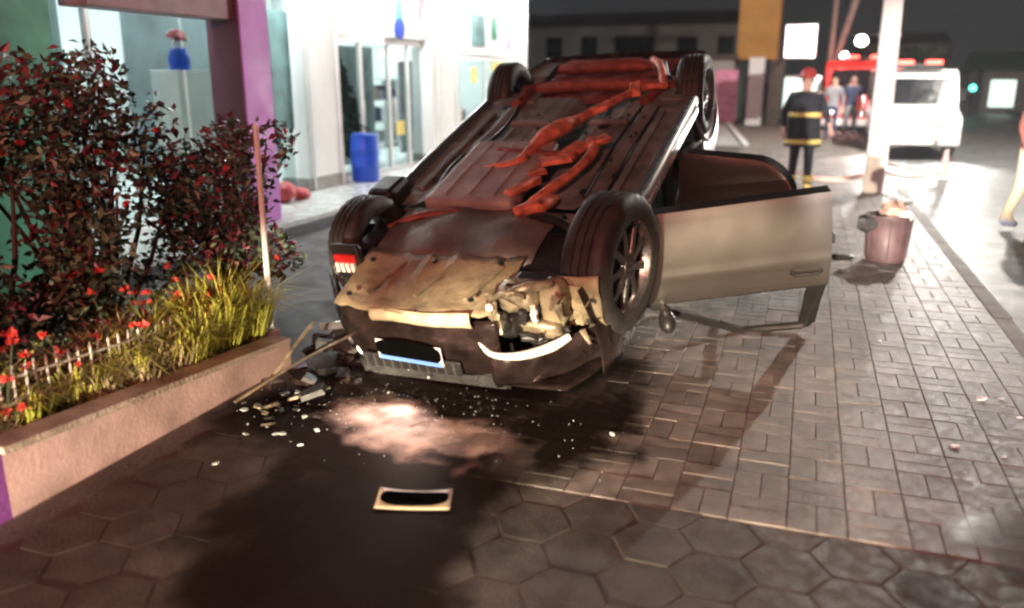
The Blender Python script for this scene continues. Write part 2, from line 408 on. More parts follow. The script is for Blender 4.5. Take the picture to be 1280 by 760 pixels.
# ground films
def film(name, x0, x1, y0, y1, z, ells, dry, dens, col, label, cat, rough=.68, soft=(1.2, .75), sp_=.05, patchy=.88):
    m = bpy.data.materials.new(name + '_film'); m.use_nodes = True; t = m.node_tree; n = t.nodes; L = t.links.new; b = n['Principled BSDF']
    b.inputs['Base Color'].default_value = (*col, 1); b.inputs['Roughness'].default_value = rough; b.inputs['Specular IOR Level'].default_value = .04
    g = n.new('ShaderNodeNewGeometry'); nz = n.new('ShaderNodeTexNoise'); nz.inputs['Scale'].default_value = 3.2; nz.inputs['Detail'].default_value = 6
    L(g.outputs['Position'], nz.inputs['Vector'])
    sub = n.new('ShaderNodeVectorMath'); sub.operation = 'SUBTRACT'; L(nz.outputs['Color'], sub.inputs[0]); sub.inputs[1].default_value = (.5, .5, .5)
    sc = n.new('ShaderNodeVectorMath'); sc.operation = 'SCALE'; L(sub.outputs[0], sc.inputs[0]); sc.inputs['Scale'].default_value = .9
    ad = n.new('ShaderNodeVectorMath'); L(g.outputs['Position'], ad.inputs[0]); L(sc.outputs[0], ad.inputs[1])

    def ell(cx, cy, rx, ry, a):
        mp = n.new('ShaderNodeMapping'); mp.vector_type = 'TEXTURE'; mp.inputs['Location'].default_value = (cx, cy, 0); mp.inputs['Rotation'].default_value = (0, 0, R(a)); mp.inputs['Scale'].default_value = (rx, ry, 1000)
        L(ad.outputs[0], mp.inputs[0]); ln = n.new('ShaderNodeVectorMath'); ln.operation = 'LENGTH'; L(mp.outputs[0], ln.inputs[0])
        mr = n.new('ShaderNodeMapRange'); mr.inputs[1].default_value = soft[0]; mr.inputs[2].default_value = soft[1]; L(ln.outputs['Value'], mr.inputs[0]); return mr.outputs[0]

    def op(o, a, bb):
        k = n.new('ShaderNodeMath'); k.operation = o; L(a, k.inputs[0])
        if isinstance(bb, (int, float)): k.inputs[1].default_value = bb
        else: L(bb, k.inputs[1])
        return k.outputs[0]
    msk = None
    for e in ells:
        x = ell(*e); msk = x if msk is None else op('MAXIMUM', msk, x)
    for e in dry:
        x = ell(*e); k = n.new('ShaderNodeMath'); k.operation = 'SUBTRACT'; k.inputs[0].default_value = 1; L(x, k.inputs[1]); msk = op('MULTIPLY', msk, k.outputs[0])
    nv = n.new('ShaderNodeTexNoise'); nv.inputs['Scale'].default_value = 5.5; nv.inputs['Detail'].default_value = 7; L(g.outputs['Position'], nv.inputs['Vector'])
    mv = n.new('ShaderNodeMapRange'); mv.inputs[1].default_value = .35; mv.inputs[2].default_value = .65; mv.inputs[3].default_value = patchy; mv.inputs[4].default_value = 1; L(nv.outputs['Fac'], mv.inputs[0])
    L(op('MULTIPLY', op('MULTIPLY', msk, dens), mv.outputs[0]), b.inputs['Alpha'])
    bp = n.new('ShaderNodeBump'); bp.inputs['Strength'].default_value = .06; bp.inputs['Distance'].default_value = .02; n2 = n.new('ShaderNodeTexNoise'); n2.inputs['Scale'].default_value = 9
    L(g.outputs['Position'], n2.inputs['Vector']); L(n2.outputs['Fac'], bp.inputs['Height']); L(bp.outputs[0], b.inputs['Normal'])
    o = sheet(x0, x1, y0, y1, z).build(name, m); return tag(o, label, cat, kind='stuff')


film('oil_shade', -2.78, 0.2, .9, 5.6, .006, [(-1.48, 2.4, .50, .85, 8), (-1.85, 3.25, .85, .5, 0), (-1.28, 1.55, .40, .8, 0), (-1.7, 4.4, .9, 1.0, 0), (-.95, 3.55, .30, .45, 0)], [(-1.72, 3.27, .50, .21, -12)], .96, (.012, .0065, .005),  # oil film, with the car's cast shade put into its dark colour
     'dark wet oil film with the shade of the overturned car painted into it', 'spill')
film('red_shade', -2.78, -.6, .9, 4.2, .0045, [(-2.1, 2.2, 1.0, 1.9, 0), (-1.3, 1.6, .8, 1.0, 0)], [], .42, (.06, .028, .022), 'reddish shade painted over the slabs beside the planter wall', 'shade', .6, (1.25, .4))  # reddish shade on the left ground, painted as a thin film
film('headlight_pool', -2.5, -.9, 2.8, 3.8, .009, [(-1.70, 3.28, .50, .22, -14), (-2.0, 3.45, .28, .14, -10), (-1.45, 3.12, .26, .13, 0)], [], .95, (.62, .48, .42), 'pale pinkish pool of headlight painted on the ground before the bumper', 'pale_ground', .9, (1.35, .45), patchy=.25)  # headlight pool painted as a pale patch on the ground
film('water_puddle', .2, 1.36, 2.2, 3.9, .007, [(.92, 3.1, .26, .28, 20), (1.2, 3.3, .2, .3, 0), (.55, 2.7, .1, .07, 30)], [], .6, (.10, .10, .10),
     'thin shiny water puddle on the pavement by the kerb', 'puddle', .17, sp_=1.0)

# ------------------------------------------------------------------ planter wall, fence, planting
pw = thing('planter_wall', (-2.86, 2.9, 0), 'low pink plastered planter wall with a purple painted end', 'wall')
hw = lambda y: min(.29, .29 - (y - 2.1) * .068)
for nm, ya, yb, mt in (('wall_face', 2.045, 3.93, 'plaster_pink'), ('purple_end', 1.6, 2.045, 'plaster_purple')):
    mb = MB(); n = 12
    mb.grid(lambda u, v: (.06, ya + u * (yb - ya) - 2.9, -.05 + v * (hw(ya + u * (yb - ya)) + .02)), n, 3)
    mb.grid(lambda u, v: (-.06, ya + u * (yb - ya) - 2.9, -.05 + v * (hw(ya + u * (yb - ya)) + .02)), n, 3)
    for yy in (ya, yb): mb.add([(.06, yy - 2.9, -.05), (-.06, yy - 2.9, -.05), (-.06, yy - 2.9, hw(yy) - .03), (.06, yy - 2.9, hw(yy) - .03)], [(0, 1, 2, 3)])
    mb.build(nm, mt, pw)
mb = MB(); mb.prism([(-.075, 0), (.068, 0), (.064, .03), (-.07, .035)], lambda a, b: (a, 2.05 - 2.9, hw(2.05) - .032 + b), lambda a, b: (a, 3.94 - 2.9, hw(3.94) - .032 + b)); mb.build('coping', 'cap', pw, bevel=.006)
MB().box((-.62, 1.07, .06), (1.1, .10, .24)).build('return_wall', 'plaster_pink', pw)
struct('planter_soil', MB().grid(lambda u, v: (-4.7 + u * 1.78, 1.0 + v * 2.9, .15 + .05 * math.sin(u * 7 + v * 5) + .03 * math.sin(v * 23)), 14, 24), 'soil')

M['fence'] = mat('grimy_white_paint', (.42, .38, .35), .6, var=.35, scale=18, bump=.2)
fn = thing('picket_fence', (-3.06, 3.1, .2), 'white metal picket fence standing along the planter wall', 'fence')
pk = MB().cyl((0, 0, 0), (0, 0, .20), .005, n=8)
pk.lathe([(.005, .20), (.008, .21), (0, .23)], 8)
po = None
for i in range(34):
    y = -1.05 + i * .058
    if po is None: po = pk.build('picket', 'fence', fn, smooth=True); o = po
    else: o = po.copy(); COL.objects.link(o); o.parent = fn
    o.location = (rnd.uniform(-.004, .004), y, .08 - (y + 1.05) * .05); o.rotation_euler = (rnd.gauss(0, .02), rnd.gauss(0, .03), 0)
for z in (.13, .235): MB().box((0, -.08, z - .03), (.010, 1.96, .010), Matrix.Rotation(R(-2.8), 3, 'X')).build('rail', 'fence', fn)
mb = MB().tube([(.09, .90, -.15), (.08, .91, .45), (.075, .92, 1.2)], [.020, .018, .016], 10); mb.build('post', 'white_paint', fn, smooth=True)


def leafcloud(mb, n, c, r, size, rg, elong=1.8, shell=.45):
    for _ in range(n):
        while True:
            p = Vector((rg.uniform(-1, 1), rg.uniform(-1, 1), rg.uniform(-1, 1)))
            if shell < p.length < 1: break
        p = Vector((c[0] + p.x * r[0], c[1] + p.y * r[1], c[2] + p.z * r[2]))
        leaf(mb, p, Vector((rg.gauss(0, 1), rg.gauss(0, 1), rg.gauss(.1, .7))).normalized(), size * rg.uniform(.6, 1.35), rg, elong)


def leaf(mb, p, d, s, rg, elong=1.8):
    sd = d.cross(Vector((rg.gauss(0, 1), rg.gauss(0, 1), rg.gauss(0, 1)))).normalized(); nn = d.cross(sd)
    L = s * elong; W = s * .5
    mb.add([p, p + d * L * .45 + sd * W + nn * W * .35, p + d * L - nn * L * .18, p + d * L * .45 - sd * W + nn * W * .35], [(0, 1, 2), (0, 2, 3)])


def shrub(name, label, loc, clumps, nleaf, size, mats, stems, seed, group=None, cat='shrub'):
    rg = random.Random(seed); t = thing(name, loc, label, cat, group)
    mb = MB()
    for a in stems:
        mid = Vector(a) * .5 + Vector((rg.uniform(-.1, .1), rg.uniform(-.1, .1), .05)); mb.tube([(0, 0, -.05), mid, a], [.02, .014, .006], 6)
    mb.build('stem', 'stem', t, smooth=True)
    for mi, (mt, frac) in enumerate(mats):
        mb = MB()
        for c, r in clumps: leafcloud(mb, int(nleaf * frac * r[0] * r[2] * 6), c, r, size, rg)
        mb.build(['foliage', 'young_foliage', 'sparse_foliage'][mi], mt, t)
    mb = MB()
    for c, r_ in clumps[::2]:
        e = Vector(c) + Vector((r_[0] * .8, -r_[1] * .5, rg.uniform(-.1, .1)))
        for q in range(8): leaf(mb, e, Vector((rg.gauss(.4, 1), rg.gauss(-.4, 1), rg.gauss(.2, .8))).normalized(), .022, rg, 1.3)
    mb.build('blossom', 'petal', t)
    return t


def rclumps(seed, n, ext, zr, rr):
    rg = random.Random(seed); return [((rg.uniform(-ext[0], ext[0]), rg.uniform(-ext[1], ext[1]), rg.uniform(*zr)), (rg.uniform(*rr), rg.uniform(*rr), rg.uniform(*rr))) for _ in range(n)]


LG, LR, LP = 'leaf_green', 'leaf_red', 'leaf_light'
for nm, lb, loc, ext, zr, n, mats, sd in (
        ('tall_shrub', 'tall dark shrub with maroon and green leaves, highest in the planter', (-3.75, 3.5, .16), (.42, .5), (.35, 1.55), 26, ((LG, .6), (LR, .5), (LP, .35)), 3),
        ('leafy_shrub', 'loose dark green shrub in front of the green wall', (-3.7, 2.75, .16), (.38, .42), (.3, 1.4), 20, ((LG, .75), (LR, .2), (LP, .5)), 5),
        ('maroon_shrub', 'maroon leaved shrub at the foot of the plum column', (-3.6, 4.4, .16), (.34, .36), (.2, 1.15), 27, ((LG, .6), (LR, .6), (LP, .3)), 8),
        ('dense_shrub', 'dense dark shrub beside the purple wall end', (-3.5, 2.3, .16), (.3, .34), (.15, .85), 15, ((LG, .7), (LR, .5), (LP, .15)), 9)):
    cl = rclumps(sd, n, ext, zr, (.14, .25))
    shrub(nm, lb, loc, cl, 430, .031, mats, [c for c, _ in cl], sd)


M['leaf_yellow'] = mat('leaf_yellow_green', (.30, .31, .07), .5, island=.5, var=.3, bump=.1)
for q_, (yy, nn, lb_) in enumerate(((3.55, 16, 'low yellow green hedge plant beside the white fence post'), (2.75, 16, 'low straggly hedge plant behind the white pickets'))):
    rg_ = random.Random(200 + q_); cl = [((rg_.uniform(-.12, .10), rg_.uniform(-.45, .40), rg_.uniform(.10, .34 - .08 * q_)), (rg_.uniform(.07, .13),) * 3) for _ in range(nn)]
    shrub('hedge_plant', lb_, (-3.2, yy, .15), cl, 1700, .017, (('leaf_yellow', .6), ('leaf_light', .5), ('leaf_red', .15)), [c for c, _ in cl], 210 + q_)


def grass(label, loc, n, h, mt, seed, spread=.16):
    rg = random.Random(seed); mb = MB()
    for _ in range(int(n * 1.6)):
        a = rg.uniform(0, 6.28); r0 = rg.uniform(0, .5) * spread; ln = h * rg.uniform(.55, 1.2); out = rg.uniform(.1, 1.0) * ln
        d = Vector((math.cos(a), math.sin(a), 0)); b0 = d * r0; wv = Vector((-d.y, d.x, 0)) * rg.uniform(.003, .0065)
        p1 = b0 + d * out * .35 + Vector((0, 0, ln * .62)); p2 = b0 + d * out + Vector((rg.gauss(0, .02), rg.gauss(0, .02), ln * rg.uniform(.45, .95)))
        mb.add([b0 - wv, b0 + wv, p1 + wv * .8, p1 - wv * .8, p2], [(0, 1, 2, 3), (3, 2, 4)])
    return tag(mb.build('ornamental_grass', mt, loc=loc), label, 'grass', 'grass clumps in the planter')


for q, (x, y, h, mt) in enumerate(((-3.02, 3.86, .46, 'grass'), (-3.03, 3.66, .46, 'grass'), (-3.13, 3.48, .42, 'grass'), (-3.02, 3.40, .36, 'grass'), (-3.12, 3.14, .34, 'grass_tan'), (-3.16, 3.78, .52, 'grass'), (-3.12, 2.9, .30, 'grass_tan'), (-3.14, 2.66, .28, 'grass_tan'), (-3.2, 3.25, .42, 'grass'), (-3.25, 2.95, .36, 'grass_tan'), (-3.06, 3.55, .44, 'grass'), (-3.02, 3.22, .32, 'grass_tan'), (-3.2, 3.62, .5, 'grass'), (-3.06, 2.78, .26, 'grass_tan'), (-3.0, 2.98, .24, 'grass_tan'), (-3.16, 2.5, .3, 'grass_tan'), (-3.2, 2.35, .3, 'grass_tan'), (-3.22, 2.8, .36, 'grass_tan'), (-3.18, 3.05, .38, 'grass_tan'), (-3.12, 2.42, .30, 'grass'), (-3.1, 2.7, .34, 'grass'), (-3.28, 2.2, .34, 'grass_tan'), (-3.08, 3.0, .36, 'grass'), (-3.0, 3.3, .34, 'grass'), (-3.12, 2.2, .26, 'grass_tan'))):
    grass('yellow green ornamental grass tuft behind the white fence' if mt == 'grass' else 'dry tan grass tuft behind the white fence', (x, y, .14), 150, h, mt, 40 + q)


def flowers(loc, n, ext, seed):
    rg = random.Random(seed); t = thing('flowering_plant', loc, 'small plant with red blossoms among the planter grass', 'flower', 'red flowers in the planter')
    st = MB(); pt = MB()
    for _ in range(n):
        e = Vector((rg.uniform(-1, 1) * ext, rg.uniform(-1, 1) * ext, rg.uniform(.18, .5)))
        st.tube([(0, 0, 0), e * .6 + Vector((0, 0, .05)), e], .003, 5)
        for k in range(9):
            leaf(pt, e, Vector((rg.gauss(0, 1), rg.gauss(0, 1), rg.gauss(.3, .6))).normalized(), .024, rg, 1.3)
    st.build('stem', 'leaf_green', t); pt.build('blossom', 'petal', t)


for q, (x, y) in enumerate(((-3.1, 2.32), (-3.22, 2.55), (-3.12, 2.95), (-3.2, 3.25), (-3.25, 3.5), (-3.3, 2.35), (-3.1, 3.7), (-3.5, 2.45), (-3.08, 2.15))): flowers((x, y, .14), 6, .15, 70 + q)

# ------------------------------------------------------------------ shop building on the left
FX = -6.6
shop = thing('shop_building', (-7.5, 12, 0), 'brightly lit white shop with glass front, canopy and purple corner column', 'building')


def sp(name, mb, mt, parent=shop, **k):
    for i, v in enumerate(mb.v): mb.v[i] = (v[0] + 7.5, v[1] - 12, v[2])
    return mb.build(name, mt, parent if parent else None, **k)


sp('platform', MB().box((-8.8, 12.2, .055), (7.2, 15.4, .19)), 'tile_floor')
sp('step_edge', MB().box((-5.19, 12.2, .035), (.03, 15.36, .13)), 'dkmetal')
sp('back_wall', MB().box((-11.0, 12.2, 1.9), (.2, 15.2, 3.5)), 'white_wall')
sp('end_wall', MB().box((-8.8, 19.45, 1.87), (4.2, .25, 3.45)), 'white_wall')
sp('side_wall', MB().box((-8.8, 4.75, 1.87), (4.2, .2, 3.45)), 'white_wall')
sp('canopy', MB().box((-8.0, 12.1, 3.62), (5.6, 15.6, .16)), 'white_wall', bevel=.01)
sp('roof_parapet', MB().box((-5.24, 12.1, 3.97), (.12, 15.6, .54)), 'white_wall')
P1 = sp('pillar', MB().box((FX, 10.18, 1.845), (.42, .92, 3.38)), 'white_wall', bevel=.015)
sp('pillar', MB().box((FX, 14.4, 1.845), (.40, 1.25, 3.38)), 'white_wall', bevel=.015)
sp('pillar', MB().box((FX, 19.0, 1.845), (.30, .6, 3.38)), 'white_wall', bevel=.015)
# plum column with purple street face
cl = sp('corner_column', MB().box((-5.65, 7.42, 1.845), (.40, .45, 3.38)), 'plum', bevel=.012)
sp('purple_face', MB().box((-5.437, 7.42, 1.845), (.02, .455, 3.38)), 'purple', cl)
sp('lintel', MB().box((-5.64, 6.28, 2.55), (.30, 1.83, .66)), 'beam', bevel=.01)
sp('lintel', MB().box((-5.64, 4.2, 3.0), (.30, 1.6, 1.1)), 'white_wall')
sp('green_panel', MB().box((-5.62, 4.35, 1.2), (.16, 1.40, 2.3)), 'green_wall', bevel=.01)


def bay(ya, yb, muls, z0=.15, z1=2.2, kick=.0, transom=True):
    if transom: sp('transom', MB().box((FX, (ya + yb) / 2, z1 + .04), (.08, yb - ya, .08)), 'white_paint')
    sp('sill_rail', MB().box((FX, (ya + yb) / 2, z0 + .03), (.08, yb - ya, .06)), 'alu')
    ys = [ya] + muls + [yb]
    for m_ in muls: sp('mullion', MB().box((FX, m_, (z0 + z1) / 2 + .03), (.07, .05, z1 - z0 - .07)), 'white_paint')
    for a, b in zip(ys[:-1], ys[1:]):
        g = sp('pane', MB().box((FX, (a + b) / 2, (z0 + z1) / 2 + .03), (.012, b - a - .06, z1 - z0 - .08)), 'glass')


bay(10.64, 13.77, [11.58, 12.5, 13.2]); bay(15.03, 18.7, [16.9], z1=2.05); bay(7.7, 9.72, [8.75], z1=2.75); bay(5.0, 7.7, [6.4], z1=2.6)
# white fascia with emblem above the entrance
fs_ = sp('fascia', MB().box((FX - .02, 12.2, 2.88), (.14, 3.12, 1.2)), 'white_wall')
sg = sp('sign_board', MB().box((FX + .09, 13.05, 2.85), (.05, 1.4, 1.1)), 'white_paint', bevel=.008)
mb = MB(); n = 20
mb.lathe([(.0, 0), (.17, 0), (.17, .03), (0, .03)], n, Matrix.Translation((FX + .12, 12.72, 2.46)) @ Matrix.Rotation(R(90), 4, 'Y')); sp('emblem_disc', mb, 'navy', sg)
mb = MB().prism([(-.09, .05), (.09, .05), (.10, .62), (0, .72), (-.10, .62)], lambda a, b: (FX + .12, 12.72 + a * 1.25, 2.50 + b), lambda a, b: (FX + .14, 12.72 + a * 1.25, 2.50 + b)); sp('emblem_bar', mb, 'cyan', sg)
mb = MB()
for k, (dy, dz) in enumerate(((.0, .16), (.05, .26), (-.04, .06), (.10, .33))): mb.box((FX + .125, 13.52 + dy, 2.66 + dz), (.01, .05, .12), Matrix.Rotation(R(20), 3, 'X'))
sp('emblem_mark', mb, 'pinkprint', sg)
sp('upper_panel', MB().box((FX - .02, 16.87, 2.78), (.12, 3.66, 1.36)), 'white_wall')
for q, (yy, zz, sy, sz, mt) in enumerate(((16.4, 2.62, .75, .62, 'teal_poster'), (17.35, 2.7, .3, .45, 'green_wall'), (18.3, 2.55, .22, .5, 'pinkprint'))): sp('poster', MB().box((FX + .06, yy, zz), (.012, sy, sz)), mt)
sp('yellow_notice', MB().box((FX + .06, 17.7, 1.9), (.02, 1.0, .22)), 'yellow')
sp('poster', MB().box((FX + .05, 9.45, 1.75), (.012, .42, 1.5)), 'teal_poster')
rg = random.Random(5)
for y_, z_ in ((11.52, 1.15), (12.56, 1.15)): sp('door_handle', MB().tube([(FX + .05, y_, z_ - .2), (FX + .09, y_, z_ - .2), (FX + .09, y_, z_ + .2), (FX + .05, y_, z_ + .2)], .014, 8), 'alu', smooth=True)
for k in range(9):
    y_ = rg.choice((10.95, 12.0, 12.85, 15.6, 16.2, 17.3, 18.1, 8.2, 9.1)) + rg.uniform(-.1, .1); hh = rg.uniform(.15, .35)
    sp('window_sticker', MB().box((FX + .012, y_, rg.uniform(.7, 1.8)), (.006, rg.uniform(.15, .3), hh)), rg.choice(['yellow', 'litter_white', 'pinkprint', 'teal_poster']))
for y_ in (9.8, 10.55, 14.0, 14.85): sp('downpipe', MB().tube([(FX + .24, y_, .16), (FX + .24, y_, 3.5)], .02, 8), 'white_paint', smooth=True)
sp('pillar_plinth', MB().box((FX, 10.18, .24), (.45, .95, .18)), 'kerb'); sp('pillar_plinth', MB().box((FX, 14.4, .24), (.43, 1.28, .18)), 'kerb')
# canopy lamps and ceiling lamps
for y in (6.3, 9.2, 12.2, 15.4, 18.85):
    l = sp('canopy_lamp', MB().lathe([(0, 0), (.16, 0), (.17, .03), (.12, .06), (0, .065)], 20, Matrix.Translation((-5.95, y, 3.47))), 'canopy_lamp', smooth=True)
    light('canopy_light', 'POINT', (-5.95, y, 3.36), 150 if y > 8 else 55, (.97, 1, .985), radius=.15)
for y in (6.4, 9.0, 12.0, 15.0, 17.8):
    sp('ceiling_lamp', MB().box((-8.8, y, 3.50), (1.6, .5, .06)), 'ceiling_lamp')
    light('ceiling_light', 'AREA', (-8.8, y, 3.44), 175 if y > 7 else 85, (.97, 1, .98), target=(-8.8, y, 0), size=(1.5, .5))


# goods in the shop
def goods(name, label, cat, loc, mb, mt, group=None, **k): return tag(mb.build(name, mt, loc=loc, **k), label, cat, group)


br = thing('blue_barrel', (-6.28, 11.05, .15), 'bright blue plastic barrel outside the shop glass', 'barrel')
MB().lathe([(0, 0), (.19, 0), (.205, .03), (.21, .22), (.218, .24), (.21, .26), (.21, .45), (.218, .47), (.21, .49), (.20, .66), (.18, .68), (0, .68)], 24).build('body', 'blue_plastic', br, smooth=True)
MB().lathe([(.185, .66), (.20, .68), (.20, .70), (.17, .715), (0, .715)], 24).build('lid', 'navy', br, smooth=True)
xt = thing('christmas_tree', (-7.15, 11.5, .15), 'dark artificial fir tree behind the shop glass', 'tree')
MB().cyl((0, 0, 0), (0, 0, .6), .04, .03).build('trunk', 'stem', xt); mb = MB(); rg = random.Random(4)
for k in range(2600):
    z = rg.uniform(.3, 2.25); r = (2.3 - z) * .36 * math.sqrt(rg.random()); a = rg.uniform(0, 6.28)
    leaf(mb, Vector((r * math.cos(a), r * math.sin(a), z)), Vector((math.cos(a), math.sin(a), -.35)).normalized(), .05, rg, 2.6)
mb.build('crown', 'fir', xt)
rb = thing('red_bag', (-6.15, 8.75, .15), 'slumped red bags on the shop step by the white pillar', 'bag')
mb = MB().blob((0, 0, .13), (.15, .18, .12), 10, 7, .14); mb.build('body', 'red_plastic', rb, smooth=True, angle=80); MB().blob((.05, .30, .07), (.11, .14, .08), 10, 7, .14).build('second_bag', 'red_plastic', rb, smooth=True, angle=80)
rg = random.Random(12); cols = [('white', 'white_paint'), ('grey', 'grey_cloth'), ('tan', 'litter_tan'), ('dark blue', 'navy_cloth'), ('teal', 'teal_poster'), ('white', 'white_wall')]
for s_, (y, nm) in enumerate(((7.4, 'beside the corner column'), (12.6, 'facing the entrance'), (16.6, 'behind the far display window'))):
    t = thing('display_shelf', (-9.2, y, .15), 'white display shelf %s of the shop' % nm if s_ == 1 else 'white display shelf %s' % nm, 'shelf')
    for k in (-.9, .9): MB().box((0, k, .75), (.4, .03, 1.5)).build('upright', 'white_paint', t)
    for z in (.12, .58, 1.04, 1.5): MB().box((0, 0, z), (.42, 1.77, .03)).build('shelf_board', 'alu', t)
    for z in (.135, .595, 1.055):
        yy = -.8
        while yy < .7:
            wd = rg.uniform(.16, .30); hh = rg.uniform(.15, .36); cn, mt = rg.choice(cols)
            goods('carton', '%s carton standing on the display shelf %s' % (cn, nm), 'box', (-9.2 + rg.uniform(-.03, .06), y + yy + wd / 2, .15 + z + hh / 2), MB().box((0, 0, 0), (.3, wd - .02, hh)), mt, 'cartons on the shop shelves', bevel=.006); yy += wd + rg.uniform(.01, .08)
# red and blue cap/figure like toy in the window
toy = thing('toy_display', (-7.0, 8.1, .15), 'white pedestal holding a toy with red cap and blue body', 'toy')
MB().box((0, 0, .8), (.4, .55, 1.6)).build('pedestal', 'white_paint', toy, bevel=.01)
MB().lathe([(0, 1.6), (.11, 1.6), (.13, 1.72), (.09, 1.84), (0, 1.86)], 16).build('body', 'blue_plastic', toy, smooth=True)
MB().box((0, .06, 1.90), (.12, .2, .12), Matrix.Rotation(R(18), 3, 'X')).build('head', 'white_paint', toy, bevel=.03); MB().box((0, .0, 2.0), (.16, .24, .10), Matrix.Rotation(R(-12), 3, 'X'), taper=.6).build('cap', 'red_plastic', toy, bevel=.02)
sp('teal_partition', MB().box((-7.55, 13.1, 1.2), (.06, 1.15, 2.0)), mat('grey_screen', (.16, .20, .20), .5, var=.5, scale=2.6))
sp('teal_partition', MB().box((-7.75, 16.6, 1.1), (.06, 2.9, 1.8)), mat('grey_screen', (.16, .19, .19), .5, var=.5, scale=2.6))
sp('teal_partition', MB().box((-9.6, 12.3, 1.4), (.1, 4.6, 2.5)), mat('teal_partition', (.10, .125, .13), .6, var=.3, scale=1.5))
sp('teal_partition', MB().box((-8.6, 6.4, 1.75), (.1, 3.0, 3.2)), mat('teal_wall', (.16, .22, .22), .6, var=.15, scale=2))
goods('counter', 'white shop counter behind the planter shrubs', 'counter', (-7.6, 6.2, .6), MB().box((0, 0, 0), (.6, 1.6, .9)), 'white_paint', bevel=.02)

# ------------------------------------------------------------------ the overturned car
yaw, pit, rol = R(3.5), R(20.17), R(2.0)
A = Vector((math.sin(yaw) * math.cos(pit), math.cos(yaw) * math.cos(pit), math.sin(pit)))
R0 = Vector((math.cos(yaw), -math.sin(yaw), 0)); N0 = R0.cross(A)
RR = R0 * math.cos(rol) + N0 * math.sin(rol); NN = RR.cross(A)
O = Vector((-1.844, 3.639, .669))
base_p = O + A * .12 - NN * .72
car = thing('overturned_car', base_p, 'wrecked grey car lying on its roof with its wheels in the air', 'car')
car.rotation_euler = Matrix((-RR, A, -NN)).transposed().to_euler()


def C(w, s, h): return (-w, s - .12, h - .72)


def sidew(s, h):
    b = .805 + .095 * math.sin(min(1, max(0, (h - .18) / .75)) * math.pi * .78)
    if s < .55: b *= 1 - .20 * (1 - s / .55) ** 2
    if s > 3.4: b *= 1 - .12 * ((s - 3.4) / .6) ** 2
    return b


def shoulder(s):
    if s < 1.15: return .70 + .22 * (s - .05) / 1.1
    if s < 3.3: return .92
    return .94 - .02 * (s - 3.3)


def arch(s, c0=.8, c1=3.25, r=.36):
    h = .21
    for c in (c0, c1):
        d = abs(s - c)
        if d < r: h = max(h, .30 + math.sqrt(r * r - d * d) * .96)
    return h


def side_panel(sa, sb, sign, ns):
    mb = MB(); nr = 9
    ss = [sa + (sb - sa) * i / ns for i in range(ns + 1)]
    vs = []
    for s in ss:
        lo, hi = arch(s), shoulder(s)
        for k in range(nr + 1):
            h = lo + (hi - lo) * k / nr; vs.append(C(sign * sidew(s, h), s, h))
    q = nr + 1
    mb.add(vs, [(i * q + k, (i + 1) * q + k, (i + 1) * q + k + 1, i * q + k + 1) for i in range(ns) for k in range(nr)])
    return mb


side_panel(.30, 1.20, 1, 44).build('front_fender', 'paint_dark', car, smooth=True, solid=.006)
side_panel(2.95, 3.98, 1, 40).build('rear_quarter', 'paint', car, smooth=True, solid=.006)
side_panel(.42, 3.98, -1, 90).build('left_side_panel', 'paint', car, smooth=True, solid=.006)
# bulged arch lips
for sgn in (1, -1):
    for c0 in (.8, 3.25):
        pts = []
        for k in range(25):
            a = math.pi * k / 24; s = c0 - .365 * math.cos(a); h = .30 + .365 * math.sin(a) * .96
            pts.append(C(sgn * (sidew(s, h) + .004), s, h))
        MB().tube(pts, .014, 8).build('arch_lip', 'paint', car, smooth=True)
        # inner wheel well
        mb = MB()
        mb.grid(lambda u, v: C(sgn * (.52 + v * .31), c0 - .37 * math.cos(math.pi * u), .27 + .40 * math.sin(math.pi * u)), 20, 4); mb.build('wheel_well', 'floorpan', car, smooth=True)
# sills: dark rocker and the bright door entry strip
for sgn in (1, -1):
    MB().tube([C(sgn * .825, 1.17, .215), C(sgn * .85, 1.4, .21), C(sgn * .85, 2.0, .21), C(sgn * .845, 2.9, .215)], [.045, .05, .05, .045], 12).build('rocker', 'paint', car, smooth=True)
MB().box(C(.892, 2.03, .255), (.012, 1.62, .05)).build('sill_strip', 'chrome', car, bevel=.004)
MB().box(C(.855, 2.03, .157), (.035, 1.60, .012)).build('sill_flange', 'chrome', car, bevel=.003)
# hood, roof, trunk, glass, pillars
def crump(s, w, a): return a * (math.sin(w * 9 + s * 5) * .5 + math.sin(w * 17 - s * 11) * .3 + math.sin(s * 21 + w * 3) * .2)
MB().grid(lambda u, v: C((u * 2 - 1) * sidew(.1 + v * 1.05, .85) * .96, .06 + v * 1.09, .70 + .22 * v + .035 * (1 - (u * 2 - 1) ** 2) * v + crump(v, u, .012) - .015), 26, 18).build('hood', 'paint_dark', car, smooth=True, solid=.005)
MB().grid(lambda u, v: C((u * 2 - 1) * (.58 - .03 * v), 1.82 + v * 1.1, 1.36 + .03 * (1 - (u * 2 - 1) ** 2) - .03 * v * v + crump(v, u, .014)), 24, 20).build('roof', 'paint', car, smooth=True, solid=.006)
MB().grid(lambda u, v: C((u * 2 - 1) * .74, 3.45 + v * .53, .95 - .02 * v), 8, 6).build('trunk_lid', 'paint', car, smooth=True, solid=.006)
MB().grid(lambda u, v: C((u * 2 - 1) * (.72 - .16 * v), 1.17 + v * .66, .94 + v * .42 + crump(v * 3, u * 2, .01)), 12, 8).build('windshield', 'dark_glass', car, smooth=True)
MB().grid(lambda u, v: C((u * 2 - 1) * (.56 + .12 * v), 2.93 + v * .52, 1.33 - v * .38), 10, 6).build('rear_window', 'dark_glass', car, smooth=True)
